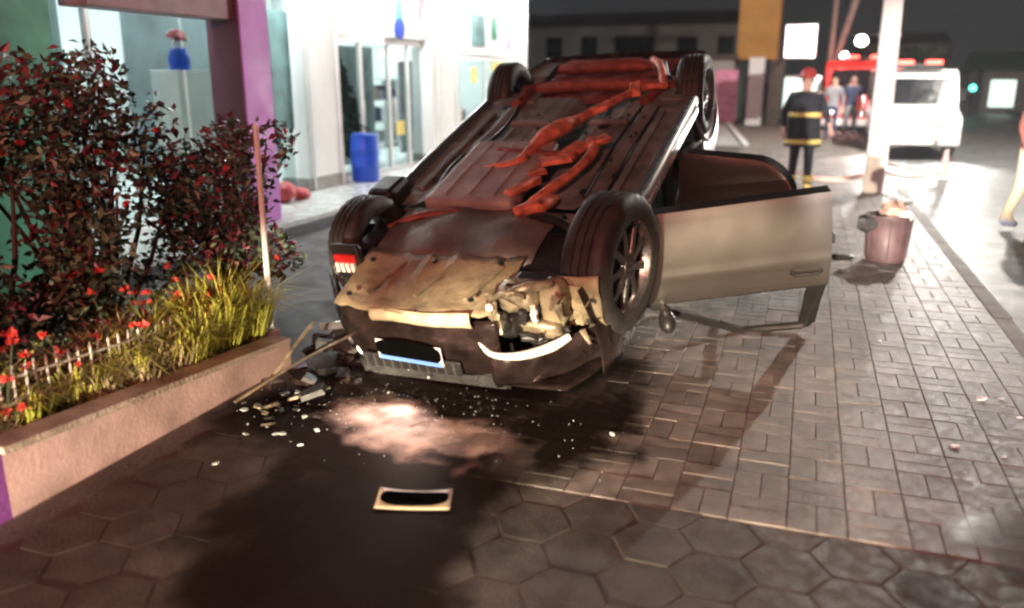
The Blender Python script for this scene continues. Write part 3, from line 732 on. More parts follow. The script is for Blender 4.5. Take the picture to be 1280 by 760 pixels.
for sgn in (1, -1):
    MB().tube([C(sgn * .765, 1.14, .92), C(sgn * .60, 1.82, 1.36)], [.035, .03], 8).build('front_pillar', 'black', car, smooth=True)
    MB().tube([C(sgn * .77, 2.24, .25), C(sgn * .785, 2.25, .9), C(sgn * .60, 2.28, 1.37)], [.045, .05, .035], 8).build('centre_pillar', 'black', car, smooth=True)
    MB().tube([C(sgn * .765, 3.5, .94), C(sgn * .57, 2.92, 1.34)], [.06, .045], 8).build('rear_pillar', 'paint', car, smooth=True)
MB().grid(lambda u, v: C((u * 2 - 1) * .70, 3.99 + .015 * math.sin(math.pi * u), .25 + v * .7), 10, 6).build('tail_panel', 'paint', car, smooth=True, solid=.01)
MB().grid(lambda u, v: C((u * 2 - 1) * .74, 4.0 + .05 * math.sin(math.pi * u), .20 + v * .3 + .0), 14, 6).build('rear_bumper', 'paint_dark', car, smooth=True, solid=.02)
for sgn in (1, -1): MB().box(C(sgn * .60, 4.01, .78), (.24, .04, .2)).build('tail_light', 'red_lens', car, bevel=.012)
for sgn in (.36, -.36):
    MB().box(C(sgn, 1.85, .55), (.5, .5, .14)).box(C(sgn, 2.12, .86), (.48, .13, .62)).box(C(sgn, 2.16, 1.22), (.24, .09, .16)).build('seat', 'seat', car, bevel=.04)
MB().box(C(0, 1.25, .80), (1.36, .30, .22)).build('dashboard', 'black', car, bevel=.04)
MB().grid(lambda u, v: C((u * 2 - 1) * .72, 1.18, .25 + v * .7), 4, 4).build('firewall', 'floorpan', car)

# underbody
def floor_h(w, s):
    h = .205
    t = max(0, 1 - abs(w - .06) / .13); h += .085 * min(1, t * 1.8)          # tunnel
    for c in (-.55, .55): h -= .030 * max(0, 1 - abs(w - c) / .06) ** .5       # chassis rails
    for k in range(7):
        c = -.40 + k * .13
        if abs(c) > .1: h -= .010 * max(0, 1 - abs(w - c) / .022)
    for c in (1.3, 2.1, 2.72): h -= .014 * max(0, 1 - abs(s - c) / .05)
    return h
MB().grid(lambda u, v: C((u * 2 - 1) * .815, 1.15 + v * 1.85, floor_h((u * 2 - 1) * .815, 1.15 + v * 1.85)), 110, 46).build('floor_pan', 'floorpan', car, smooth=True, angle=55)
MB().grid(lambda u, v: C((u * 2 - 1) * .52, 2.98 + v * 1.0, .25 + .02 * math.sin(u * 20) * math.sin(v * 9)), 24, 20).build('trunk_floor', 'rust_dark', car, smooth=True)
for sgn in (.60, -.60): MB().box(C(sgn, 3.0, .22), (.34, .20, .06)).build('rear_floor_edge', 'floorpan', car); MB().box(C(sgn * 1.13, 3.8, .27), (.2, .36, .06)).build('rear_floor_edge', 'floorpan', car)
# engine bay cover: dark transverse panel, brown shield, dusty front tray
MB().grid(lambda u, v: C(-.58 + u * 1.02, .50 + v * .60, .185 - .035 * math.sin(math.pi * v) + .012 * math.sin(u * 14) + .05 * (u - .5) ** 2 + rnd.gauss(0, .003)), 16, 9).build('engine_undertray', 'pan_dark', car, smooth=True, solid=.012, angle=9)
tr = MB().grid(lambda u, v: C(-.56 + u * .95 + .05 * v * (u - .5), -.02 + v * .50 + .06 * (2 * u - 1) ** 2 + rnd.gauss(0, .006), .215 - .05 * v + .010 * math.sin(u * 9) + (.014 if .45 < u < .56 else 0) + rnd.gauss(0, .005)), 18, 9).build('front_tray', 'tray', car, smooth=True, solid=.01, angle=9)
for k in range(3): MB().box(C(-.32 + k * .3, .25, .168), (.02, .34, .02), Matrix.Rotation(R(14), 3, 'Z')).build('tray_rib', 'tray', tr, bevel=.006)
for (w_, s_) in ((-.45, .05), (.28, .08), (-.1, .42), (.3, .44), (-.5, .4)): MB().lathe([(0, 0), (.016, 0), (.016, .012), (0, .014)], 10, Matrix.Translation(C(w_, s_, .165)) @ Matrix.Rotation(math.pi, 4, 'X')).build('bolt', 'dkmetal', tr)
ft = MB().box(C(-.20, 1.53, .165), (.62, .92, .10)).build('fuel_shield', 'pan_brown', car, bevel=.035)
for k in range(3): MB().box(C(-.38 + k * .17, 1.53, .112), (.03, .78, .012)).build('pressed_rib', 'pan_brown', ft, bevel=.005)
# exhaust and drivetrain (rusty)
MB().spline([C(.20, 1.00, .15), C(.28, 1.2, .13), C(.40, 1.50, .11), C(.42, 1.80, .11), C(.34, 1.98, .12)], [.028, .034, .030, .04, .03], 12, jit=.0015).build('exhaust_pipe', 'rust', car, smooth=True, angle=60)
MB().spline([C(-.28, 1.55, .135), C(-.06, 1.60, .11), C(-.02, 1.80, .10), C(.04, 2.02, .10), C(.18, 2.35, .10), C(.34, 2.66, .10), C(.46, 2.92, .11), C(.62, 2.98, .12)], [.022, .030, .034, .045, .034, .030, .028, .026], 12, jit=.0015).build('exhaust_pipe', 'rust', car, smooth=True, angle=60)
MB().spline([C(-.02, 1.84, .09), C(.03, 1.98, .08), C(.10, 2.14, .08), C(.15, 2.28, .09)], [.03, .075, .075, .03], 14, flat=.7, jit=.003).build('catalytic_converter', 'rust', car, smooth=True, angle=60)
MB().spline([C(.36, 1.16, .14), C(.32, 1.02, .12), C(.18, .97, .13)], [.03, .045, .035], 12, jit=.004).build('exhaust_flange', 'rust', car, smooth=True, angle=60)
for (w_, s_, h_, a, b, c, rz) in ((.12, 1.26, .11, .07, .26, .03, -28), (.22, 1.62, .10, .20, .10, .03, 20), (.10, 1.52, .12, .12, .16, .03, 40), (.42, 1.90, .09, .15, .11, .05, 25), (.28, 1.80, .11, .10, .22, .03, -20), (.26, 2.46, .09, .12, .09, .04, 30), (.42, 2.86, .09, .10, .14, .05, 10)):
    mb = MB().box(C(w_, s_, h_), (a, b, c), Matrix.Rotation(R(-rz), 3, 'Z')); mb.v = [tuple(q + rnd.gauss(0, .008) for q in v) for v in mb.v]; mb.build('hanger_plate', 'rust', car, bevel=.008)
for (w_, s_) in ((.2, 1.02), (.34, 1.0), (.40, 1.88), (.46, 1.9), (.02, 1.62), (.3, 2.6)): MB().lathe([(0, 0), (.014, 0), (.014, .02), (0, .022)], 6, Matrix.Translation(C(w_, s_, .085)) @ Matrix.Rotation(math.pi, 4, 'X')).build('flange_bolt', 'rust_dark', car)
MB().box(C(.02, 1.78, .13), (.62, .06, .05), Matrix.Rotation(R(8), 3, 'Z')).build('crossmember', 'rust_dark', car, bevel=.015)
MB().tube([C(-.50, 3.62, .19), C(-.36, 3.62, .17), C(.26, 3.62, .17), C(.38, 3.62, .19)], [.03, .085, .085, .03], 16, flat=.65).build('muffler', 'rust_dark', car, smooth=True)
MB().spline([C(.62, 2.98, .12), C(.52, 3.3, .08), C(.38, 3.62, .13)], .03, 10).build('tail_pipe', 'rust', car, smooth=True)
MB().spline([C(-.64, 3.25, .24), C(-.3, 3.16, .17), C(.3, 3.16, .17), C(.64, 3.25, .24)], [.055, .05, .05, .055], 12).build('rear_axle', 'rust_dark', car, smooth=True)
for sgn in (1, -1):
    MB().tube([C(sgn * .52, 2.75, .16), C(sgn * .56, 3.25, .22)], [.045, .05], 10).build('trailing_arm', 'rust_dark', car, smooth=True)
    pts = [C(sgn * .46 + .05 * math.cos(t * .55), 3.32 + .05 * math.sin(t * .55), .18 + t * .0035) for t in range(60)]
    MB().tube(pts, .010, 6).build('coil_spring', 'dkmetal', car, smooth=True)
    MB().spline([C(sgn * .22, 1.0, .17), C(sgn * .45, .92, .15), C(sgn * .66, .82, .20)], [.05, .035, .028], 10, flat=.6).build('control_arm', 'rust_dark' if sgn < 0 else 'dkmetal', car, smooth=True)
    MB().tube([C(sgn * .15, .78, .26), C(sgn * .64, .80, .29)], [.03, .026], 10).build('drive_shaft', 'dkmetal', car, smooth=True)
MB().box(C(.56, .60, .30), (.34, .55, .2)).build('side_rail', 'black', car, bevel=.03)
MB().box(C(-.68, .62, .28), (.14, .5, .2)).build('side_rail', 'black', car, bevel=.03)
rg = random.Random(91)
for k in range(26):
    w_, s_ = rg.choice((-1, 1)) * rg.uniform(.2, .7), rg.uniform(1.2, 2.9)
    MB().lathe([(0, 0), (.013, 0), (.013, .012), (0, .014)], 6, Matrix.Translation(C(w_, s_, floor_h(w_, s_) - .002)) @ Matrix.Rotation(math.pi, 4, 'X')).build('floor_bolt', 'dkmetal', car)
for k in range(7):
    w_, s_ = (-.62, -.66, .62, .3, .66, -.6, .5)[k], (1.5, 2.3, 1.6, 2.4, 2.5, 2.75, 1.35)[k]
    MB().lathe([(0, 0), (.04, 0), (.045, .008), (.03, .012), (0, .012)], 16, Matrix.Translation(C(w_, s_, floor_h(w_, s_) - .002)) @ Matrix.Rotation(math.pi, 4, 'X')).build('drain_plug', 'black', car, smooth=True)
for sgn in (1, -1): MB().box(C(sgn * .30, 2.45, .185), (.34, .05, .04)).build('floor_brace', 'floorpan', car, bevel=.012); MB().box(C(sgn * .68, 2.0, .19), (.05, 1.3, .03)).build('jacking_rail', 'floorpan', car, bevel=.01)
MB().spline([C(-.50, 1.2, .16), C(-.56, 1.7, .15), C(-.44, 2.2, .16), C(-.5, 2.8, .16)], .012, 8).build('fuel_line', 'black', car, smooth=True)
for sgn in (1, -1): MB().tube([C(sgn * .60, 3.36, .28), C(sgn * .50, 3.5, .20), C(sgn * .47, 3.62, .16)], [.026, .026, .02], 10).build('damper', 'dkmetal', car, smooth=True)
MB().tube([C(.52, 1.25, .165), C(.50, 2.0, .165), C(.52, 2.7, .165)], .010, 8).build('brake_line', 'dkmetal', car, smooth=True)
MB().tube([C(.64, 1.25, .175), C(.63, 2.0, .175), C(.64, 2.7, .175)], .008, 8).build('brake_line', 'dkmetal', car, smooth=True)


# wheels
def wheel_mesh(r=.315, wd=.20):
    n = 60; prof = [(.205, -wd / 2), (.235, -wd / 2 - .008), (.275, -wd / 2 - .006), (r - .012, -wd / 2 + .012), (r, -wd / 2 + .028)]
    for k in range(3):
        z = -wd / 2 + .028 + (wd - .056) * (k + 1) / 4
        prof += [(r + .002, z - .006), (r - .009, z - .004), (r - .009, z + .004), (r + .002, z + .006)]
    prof += [(r, wd / 2 - .028), (r - .012, wd / 2 - .012), (.275, wd / 2 + .006), (.235, wd / 2 + .008), (.205, wd / 2), (.195, 0)]
    mb = MB(); mb.lathe(prof, n, close=True)
    # lateral sipes
    m = len(prof); q = len(mb.v)
    vs = []
    for i, (rr_, z) in enumerate(prof):
        for k in range(n):
            v = Vector(mb.v[i * n + k])
            if rr_ > r - .02 and k % 2 == 0: v.x *= .978; v.y *= .978
            vs.append(tuple(v))
    mb.v = vs
    return mb


tyre = wheel_mesh()
rimm = MB().lathe([(.212, -.085), (.200, -.07), (.19, .04), (.20, .075), (.214, .098), (.208, .100), (.196, .078), (.186, .045), (.186, -.07), (.2, -.09)], 40, close=True)
spk = MB()
for k in range(9):
    a = 2 * math.pi * k / 9
    spk.box((.122 * math.cos(a), .122 * math.sin(a), .068), (.15, .036, .022), Matrix.Rotation(a, 3, 'Z') @ Matrix.Rotation(R(4), 3, 'Y'))
spk.lathe([(0, .05), (.055, .05), (.06, .07), (.05, .09), (0, .096)], 20)
disc = MB().lathe([(0, -.02), (.135, -.02), (.135, .0), (.05, .004), (.05, .03), (0, .03)], 28)
nut = []
for k in range(5):
    a = 2 * math.pi * k / 5; nut.append(MB().cyl((.034 * math.cos(a), .034 * math.sin(a), .085), (.034 * math.cos(a), .034 * math.sin(a), .10), .008, n=6))
proto = None
for (w_, s_, steer, sgn) in ((.80, .80, 9, 1), (-.80, .80, 6, -1), (.79, 3.25, 0, 1), (-.79, 3.25, 0, -1)):
    loc = C(w_, s_, .31); rot = (0, R(-90) if sgn > 0 else R(90), R(steer))
    if proto is None:
        wv = tyre.build('wheel', 'rubber', car, smooth=True, angle=35); rm = rimm.build('rim', 'rim', wv, smooth=True)
        spk.build('spokes', 'rim', wv, bevel=.004); disc.build('brake_disc', 'dkmetal', wv, smooth=True); [q_.build('wheel_nut', 'dkmetal', wv) for q_ in nut]; proto = wv
    else: wv = copy_tree(proto, car)
    wv.location = loc; wv.rotation_euler = Matrix.Rotation(R(steer), 4, 'Z').to_3x3().to_4x4().to_euler()
    wv.scale = (1, 1, 1)
    if s_ < 1 and sgn > 0: wv.scale = (1.28, 1.28, 1.3); wv.location = C(w_ + .02, s_ - .04, .325)
    wv.rotation_euler = (Matrix.Rotation(R(steer), 3, 'Z') @ Matrix.Rotation(R(-90) if sgn > 0 else R(90), 3, 'Y') @ Matrix.Rotation(rnd.uniform(0, 1), 3, 'Z')).to_euler()

# front end
def fsc(w): return .02 + .40 * (abs(w) / .86) ** 3.2
bmp = MB().grid(lambda u, v: C(-.86 + u * 1.28, fsc(-.86 + u * 1.28) - .03 * math.sin(math.pi * v) + .01 * math.sin(u * 23 + v * 4), .27 + v * .34 + .012 * math.sin(u * 11)), 50, 14).build('front_bumper', 'paint_dark', car, smooth=True, solid=.008)
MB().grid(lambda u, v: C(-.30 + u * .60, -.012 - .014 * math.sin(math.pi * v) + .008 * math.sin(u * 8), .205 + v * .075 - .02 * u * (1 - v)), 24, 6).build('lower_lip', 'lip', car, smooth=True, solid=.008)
MB().grid(lambda u, v: C(.36 + u * .53, fsc(.36 + u * .53) - .03 - .03 * math.sin(math.pi * v) + .008 * math.sin(u * 19 + v * 5), .45 + v * .22), 30, 10).build('bumper_corner', 'paint_dark', car, smooth=True, solid=.008)
gr = MB().box(C(-.05, .055, .66), (.95, .03, .10)).build('grille', 'black', car, bevel=.01)
for k in range(4): MB().box(C(-.05, .034, .625 + k * .023), (.9, .014, .008)).build('grille_slat', 'chrome', gr)
lg = MB().box(C(-.12, -.022, .545), (.62, .02, .09)).build('lower_grille', 'black', bmp, bevel=.008)
for k in range(11): MB().box(C(-.40 + k * .055, -.036, .545), (.012, .012, .08)).build('grille_bar', 'chrome', lg)
# torn front corner with crushed metal, fog lamp and white trim
rg = random.Random(31)
MB().grid(lambda u, v: C(.52 + u * .36, .80 - (.455 + .012 * math.sin(v * 17 + u * 5)) * math.cos(R(-62 + 80 * v)), .285 - .43 * math.sin(R(-62 + 80 * v)) * (.8 + .2 * u)), 14, 30).build('wheel_liner', 'tray', car, smooth=True, solid=.006)
def pod(c, rr, e=.55, n=18, m=12, jit=.004):
    mb = MB(); g_ = lambda x: math.copysign(abs(x) ** e, x)
    mb.grid(lambda u, v: tuple(Vector(c) + Vector((rr[0] * g_(math.cos(2 * math.pi * u)) * g_(math.sin(math.pi * v)), rr[1] * g_(math.sin(2 * math.pi * u)) * g_(math.sin(math.pi * v)), rr[2] * g_(math.cos(math.pi * v)))) + Vector((rg.gauss(0, jit), rg.gauss(0, jit), rg.gauss(0, jit)))), n, m); return mb
pod(C(.50, .20, .19), (.11, .09, .065)).build('lamp_bucket', 'crumple', car, smooth=True, angle=70)
pod(C(.66, .27, .27), (.07, .08, .13)).build('lamp_bucket', 'tray', car, smooth=True, angle=70)
pod(C(.44, .15, .34), (.06, .06, .07)).build('lamp_bucket', 'black', car, smooth=True, angle=70)
pod(C(.58, .20, .38), (.13, .05, .05)).build('lamp_bucket', 'crumple', car, smooth=True, angle=70)
pod(C(.545, .105, .255), (.020, .02, .045)).build('lamp_socket', 'black', car, smooth=True, angle=70)
pod(C(.60, .125, .25), (.012, .015, .05)).build('lamp_socket', 'white_trim', car, smooth=True, angle=70)
for k, (w_, s_, h_, a, b, rz, rx) in enumerate(((.47, .10, .13, .22, .10, 8, 50), (.74, .34, .33, .10, .26, 40, 85), (.40, .06, .25, .06, .20, -10, 88), (.62, .17, .42, .26, .08, 22, 70))):
    ph = [rg.uniform(0, 6) for _ in range(4)]
    rot = Matrix.Rotation(R(-rz), 3, 'Z') @ Matrix.Rotation(R(rx), 3, 'X')
    c0 = Vector(C(w_, s_, h_))
    MB().grid(lambda u, v: c0 + rot @ Vector(((u - .5) * a + rg.gauss(0, .005), (v - .5) * b + rg.gauss(0, .005), .014 * math.sin(u * 7 + ph[0]) + rg.gauss(0, .006))), 7, 7).build('crushed_panel', ('crumple', 'tray', 'crumple', 'black', 'paint_dark', 'tray', 'crumple')[k], car, solid=.004)
for k in range(22):
    c1 = Vector(C(rg.uniform(.34, .86), rg.uniform(.06, .30), rg.uniform(.10, .50))); d1 = Vector((rg.gauss(0, 1), rg.gauss(-.6, .6), rg.gauss(0, 1))).normalized(); e1 = d1.cross(Vector((rg.gauss(0, 1), rg.gauss(0, 1), rg.gauss(0, 1)))).normalized(); l1 = rg.uniform(.04, .12); w1 = rg.uniform(.008, .03)
    nn_ = d1.cross(e1) * .004
    MB().add([c1 - e1 * w1, c1 + e1 * w1, c1 + d1 * l1 + e1 * w1 * rg.uniform(-.5, .8), c1 - e1 * w1 + nn_, c1 + e1 * w1 + nn_, c1 + d1 * l1 + e1 * w1 * .2 + nn_], [(0, 1, 2), (3, 5, 4), (0, 3, 4, 1), (1, 4, 5, 2), (2, 5, 3, 0)]).build('torn_strip', rg.choice(['black', 'black', 'tray', 'crumple', 'paint_dark', 'chrome']), car)
MB().box(C(.56, .34, .30), (.30, .16, .26)).build('crush_cavity', 'black', car, bevel=.03)
fx = Matrix.Translation(C(.42, .085, .30)) @ Matrix.Rotation(R(90), 4, 'X')
fog = MB().lathe([(.0, -.04), (.035, -.03), (.052, .0), (.052, .02), (.058, .022), (.06, .0), (.05, -.05)], 24, fx).build('fog_lamp', 'black', car, smooth=True)
MB().lathe([(0, -.03), (.03, -.022), (.048, .01)], 24, fx).build('reflector', 'reflector', fog, smooth=True); MB().lathe([(0, .016), (.03, .014), (.05, .008)], 24, fx).build('lens', 'lens', fog, smooth=True)
MB().blob(C(.40, .04, .17), (.022, .02, .022), 12, 8).build('bulb', 'white_trim', car, smooth=True)
MB().spline([C(.30, .02, .36), C(.38, -.01, .43), C(.52, .03, .455), (C(.66, .12, .45)), C(.74, .20, .43)], [.008, .016, .024, .028, .02], 12, flat=.8).build('white_trim', 'white_trim', car, smooth=True)
MB().spline([C(.48, .10, .12), C(.58, .14, .10), C(.68, .22, .12)], [.02, .03, .02], 10).build('bent_bracket', 'crumple', car, smooth=True)
# headlights: broken right one, left one still lit
for sgn, hw_ in ((1, .20), (-1, .20)):
    c_ = sgn * .58
    hl = MB().grid(lambda u, v: C(c_ + (u - .5) * .40, fsc(c_ + (u - .5) * .40) + .06 - .02 * math.sin(math.pi * v), .59 + v * .12), 16, 6).build('headlight', 'black', car, smooth=True, solid=.01)
    for k in range(3):
        wx = c_ + (k - 1) * .12; mx = Matrix.Translation(C(wx, fsc(wx) + .045, .65)) @ Matrix.Rotation(R(90), 4, 'X')
        MB().lathe([(0, -.03), (.025, -.022), (.045, .012)], 18, mx).build('reflector', 'reflector' if sgn > 0 else 'car_lamp', hl, smooth=True)
    MB().grid(lambda u, v: C(c_ + (u - .5) * .42, fsc(c_ + (u - .5) * .42) + .02 - .015 * math.sin(math.pi * v), .585 + v * .13), 16, 6).build('lens', 'lens', hl, smooth=True)
for k in range(5): MB().box(C(.50 + k * .055, fsc(.5 + k * .055) + .005, .53 + rg.uniform(-.015, .015)), (.018, .012, .05), Matrix.Rotation(R(rg.uniform(-40, 40)), 3, 'Y')).build('lens_shard', 'white_trim', car)
for k in range(0, 16, 2): MB().box(C(-.5 + k * .075 + rg.uniform(-.02, .02), .0 + fsc(-.5 + k * .075) + rg.uniform(-.03, .0), .60 + rg.uniform(-.03, .05)), (rg.uniform(.004, .02), .006, rg.uniform(.01, .04)), Matrix.Rotation(R(rg.uniform(-50, 50)), 3, 'Y')).build('lens_shard', rg.choice(['white_trim', 'chrome', 'reflector']), car)
lp = O + RR * (.02) - A * .16 - NN * .36
# indicator and marker lamp by the left wheel
MB().blob(C(-.52, .14, .27), (.06, .03, .035), 12, 8).build('indicator', 'amber', car, smooth=True)
MB().box(C(-.83, 1.20, .17), (.20, .26, .20)).build('mud_guard', 'black', car, bevel=.04)
MB().box(C(-.66, .385, .17), (.20, .05, .22)).build('lamp_bracket', 'black', car, bevel=.02)
ml = MB().box(C(-.655, .352, .135), (.15, .03, .055)).build('marker_lamp', 'red_lens', car, bevel=.012)
for k in range(4): MB().box(C(-.71 + k * .036, .340, .185), (.022, .03, .06)).build('lens_rib', 'white_trim', ml, bevel=.004)
# licence plate on the bumper
pl = MB().box(C(-.10, -.045, .455), (.40, .008, .13), Matrix.Rotation(R(3), 3, 'Y')).build('licence_plate', 'plate_white', car, bevel=.003)
MB().box(C(-.10, -.051, .504), (.385, .006, .026), Matrix.Rotation(R(3), 3, 'Y')).build('blue_band', 'plate_blue', pl)


def patch(w_, h_):
    mb = MB(); n = 28; poly = []
    for k in range(n):
        a = 2 * math.pi * k / n; x = math.copysign(abs(math.cos(a)) ** .45, math.cos(a)) * w_; z = math.copysign(abs(math.sin(a)) ** .6, math.sin(a)) * h_ * (1 + .10 * math.sin(3 * a + .6)); poly.append((x, z))
    return poly


c0 = Vector(C(-.10, -.0505, .438)); rt = Matrix.Rotation(R(3), 3, 'Y')
MB().prism(patch(.198, .060), lambda a, b: c0 + rt @ Vector((a, 0, b)), lambda a, b: c0 + rt @ Vector((a, -.003, b))).build('blacked_out_field', 'plate_black', pl)


# doors
def door(name, hs, ln, h0, ang, mirror, archcut=False, drop=0):
    piv = C(.855, hs, -drop)
    D = lambda w_, s_, h_: (-(w_ - .80), s_ - hs, h_ )
    mb = MB(); ns, nh = 26, 22

    def edge(s_):
        lo = h0
        if archcut and s_ > hs + ln - .30: lo = h0 + .30 * (1 - math.sqrt(max(0, 1 - ((s_ - (hs + ln - .30)) / .30) ** 2)))
        return lo

    def outer(u, v, off=0):
        s_ = hs + .01 + u * (ln - .01); lo = edge(s_); h_ = lo + v * (.905 - lo)
        e = 4 * max(0, max(abs(u - .5), abs(v - .5)) - .46); crease = .008 * math.exp(-((h_ - .70) / .03) ** 2)
        return D(sidew(1.6, h_) - .06 - .008 * e * 3 + crease - off, s_, h_)
    mb.grid(outer, ns, nh); dr = mb.build(name, 'paint', car, smooth=True, loc=piv, angle=60)
    mi = MB().grid(lambda u, v: outer(u, v, .085), ns, nh)
    for e_ in range(4):
        f = [lambda t: (t, 0), lambda t: (1, t), lambda t: (1 - t, 1), lambda t: (0, 1 - t)][e_]
        mi.grid(lambda u, v: outer(*f(u), .004 + v * .081), 24, 2)
    mi.build('inner_panel', 'black', dr, smooth=True, angle=45)
    MB().box(D(.70, hs + ln * .5, .56), (.06, ln * .5, .08)).build('armrest', 'black', dr, bevel=.02)
    # window frame
    if not archcut: pts = [(.78, hs + .03, .92), (.60, hs + .62, 1.335), (.585, hs + .70, 1.355), (.585, hs + ln - .10, 1.365), (.60, hs + ln - .06, 1.34), (.775, hs + ln - .025, .90)]
    else: pts = [(.775, hs + .03, .90), (.60, hs + .06, 1.34), (.585, hs + .10, 1.36), (.60, hs + ln - .38, 1.31), (.775, hs + ln - .03, .92)]
    MB().tube([D(*p) for p in pts], .028, 8).build('window_frame', 'black', dr, smooth=True)
    if not archcut: MB().box(D(.685, hs + ln - .065, 1.12), (.03, .11, .48), Matrix.Rotation(R(23), 3, 'Y')).build('frame_cover', 'black', dr, bevel=.01)
    MB().grid(lambda u, v: D(sidew(1.6, .9) - .08, hs + .03 + u * (ln - .06), .885 + v * .035), 12, 2).build('belt_moulding', 'black', dr, solid=.012)
    MB().tube([D(.845, hs + ln - .24, .765), D(.872, hs + ln - .22, .77), D(.872, hs + ln - .08, .775), D(.845, hs + ln - .06, .775)], .013, 8).build('handle', 'black', dr, smooth=True)
    MB().box(D(.80, hs + ln + .008, .58), (.05, .03, .06)).build('latch', 'dkmetal', dr, bevel=.006)
    MB().grid(lambda u, v: D(sidew(1.6, .33) - .050, hs + .03 + u * (ln - .07 - (.25 if archcut else 0)), .41 + v * .05), 8, 2).build('side_moulding', 'paint', dr, solid=.01)
    if mirror:
        mr = MB().blob(D(.90, hs + .12, .98), (.10, .055, .065), 14, 9).build('mirror', 'black', dr, smooth=True)
        MB().tube([D(.79, hs + .11, .93), D(.86, hs + .12, .96)], .025, 8).build('mirror_arm', 'black', mr, smooth=True)
    dr.rotation_euler = (0, 0, R(ang))
    return dr


door('front_door', 1.20, 1.13, .285, 70, True)
door('rear_door', 2.30, .84, .36, 102, False, True)
# the left headlight still burns and lights the ground before the nose
light('car_headlight_light', 'SPOT', lp, 36, (1, .74, .64), target=lp - A * 1.0 - NN * .25 - RR * .02, radius=.012, cone=100, blend=.9)

# loose plate and debris
lp2 = thing('loose_plate', (-1.36, 2.66, .012), 'loose dusty number plate lying flat on the dark wet ground', 'plate', rot=(R(5), 0, R(17)))
MB().grid(lambda u, v: ((u - .5) * .30, (v - .5) * .13, .010 * (2 * u - 1) ** 2 * (.4 + v) + .002), 14, 6).build('plate', 'plate_tan', lp2, smooth=True, solid=.003)
MB().prism(patch(.138, .047), lambda a, b: (a, b + .006, .0045 + .44 * a * a), lambda a, b: (a, b + .006, .0065 + .44 * a * a)).build('blacked_out_field', 'plate_black', lp2)
rg = random.Random(77)


def shard(name, mt, loc, s, label, cat, group):
    mb = MB(); n = rg.randint(4, 6); poly = [(math.cos(2 * math.pi * k / n + rg.uniform(-.3, .3)) * s * rg.uniform(.5, 1.2), math.sin(2 * math.pi * k / n) * s * rg.uniform(.5, 1.1)) for k in range(n)]
    mb.prism(poly, lambda a, b: (a, b, 0), lambda a, b: (a * .9, b * .9, s * .25))
    tag(mb.build(name, mt, loc=loc, rot=(rg.uniform(-.35, .35), rg.uniform(-.35, .35), rg.uniform(0, 6))), label, cat, group)


for k in range(20):
    x = rg.gauss(-2.45, .17); y = rg.gauss(3.5, .28)
    if x > -2.74: shard('plastic_fragment', rg.choice(['black', 'paint_dark', 'crumple']), (x, y, .012), rg.uniform(.02, .06), 'dark broken car plastic fragment on the ground left of the bumper', 'debris', 'fragments left of the bumper')
for k in range(16):
    x = rg.gauss(-2.3, .2); y = rg.gauss(3.3, .3)
    if x > -2.74: shard('glass_shard', 'shard', (x, y, .012), rg.uniform(.008, .024), 'pale broken glass piece on the ground left of the bumper', 'debris', 'glass left of the bumper')
for k in range(10): shard('white_fragment', 'litter_white', (rg.uniform(.55, 1.25), rg.uniform(3.4, 6.2), .006), rg.uniform(.008, .018), 'tiny white fragment on the brick pavement near the kerb', 'debris', 'white bits on the pavement')
for (x, y, s) in ((1.0, 4.66, .03), (.78, 3.96, .032), (-.75, 3.56, .018), (.86, 4.2, .012)): shard('white_fragment', 'litter_white', (x, y, .008), s, 'white broken piece lying on the brick pavement', 'debris', 'white pieces on the pavement')
for q, (a, b, r, lb) in enumerate((((-2.68, 3.25, .03), (-2.42, 4.0, .20), .014, 'long bent metal trim strip leaning by the planter corner'), ((-2.70, 3.55, .02), (-2.66, 3.98, .26), .018, 'short pale trim piece propped against the planter end'))):
    a = Vector(a); b = Vector(b); tag(MB().spline([Vector((0, 0, 0)), (b - a) * .5 + Vector((.02, 0, .03)), b - a], [r, r * .8, r], 8, flat=.4).build('trim_strip', 'crumple', loc=a, smooth=True), lb, 'debris')
for k in range(7): shard('torn_plastic', rg.choice(['black', 'paint_dark']), (rg.uniform(-2.66, -2.25), rg.uniform(3.45, 4.0), .03), rg.uniform(.07, .13), 'large dark torn bumper plastic piece between planter and car', 'debris', 'torn bumper plastic by the planter')
gm = MB()
for k in range(200):
    a_ = rg.uniform(0, 6.28); x = rg.gauss(-1.85, .5); y = rg.gauss(3.5, .24); q = rg.uniform(.0015, .0045)
    if x < -2.74: continue
    z = .011; gm.add([(x + q * math.cos(a_), y + q * math.sin(a_), z), (x + q * math.cos(a_ + 2), y + q * math.sin(a_ + 2), z + rg.uniform(0, .004)), (x + q * math.cos(a_ + 4.1), y + q * math.sin(a_ + 4.1), z + .002), (x, y, z + .005)], [(0, 1, 3), (1, 2, 3), (2, 0, 3)])
tag(gm.build('glass_crumbs', 'shard'), 'fine crumbs of broken glass scattered before the bumper', 'glass', kind='stuff')
bx_ = thing('bumper_fragment', (-2.62, 4.12, 0), 'crumpled torn bumper fragment beside the left front wheel', 'debris')
ph = [rg.uniform(0, 6) for _ in range(3)]
MB().grid(lambda u, v: ((u - .5) * .36 + rg.gauss(0, .01), (v - .5) * .18 + .03 * math.sin(u * 5), .05 + .03 * math.sin(u * 6 + ph[0]) + .08 * v + rg.gauss(0, .012)), 9, 5).build('skin', 'paint_dark', bx_, solid=.005)
MB().box((.02, .0, .08), (.26, .06, .07), Matrix.Rotation(R(12), 3, 'Z')).build('bracket', 'black', bx_, bevel=.012)
MB().box((-.05, .1, .17), (.22, .012, .05), Matrix.Rotation(R(-10), 3, 'Y')).build('chrome_strip', 'chrome', bx_, bevel=.004)


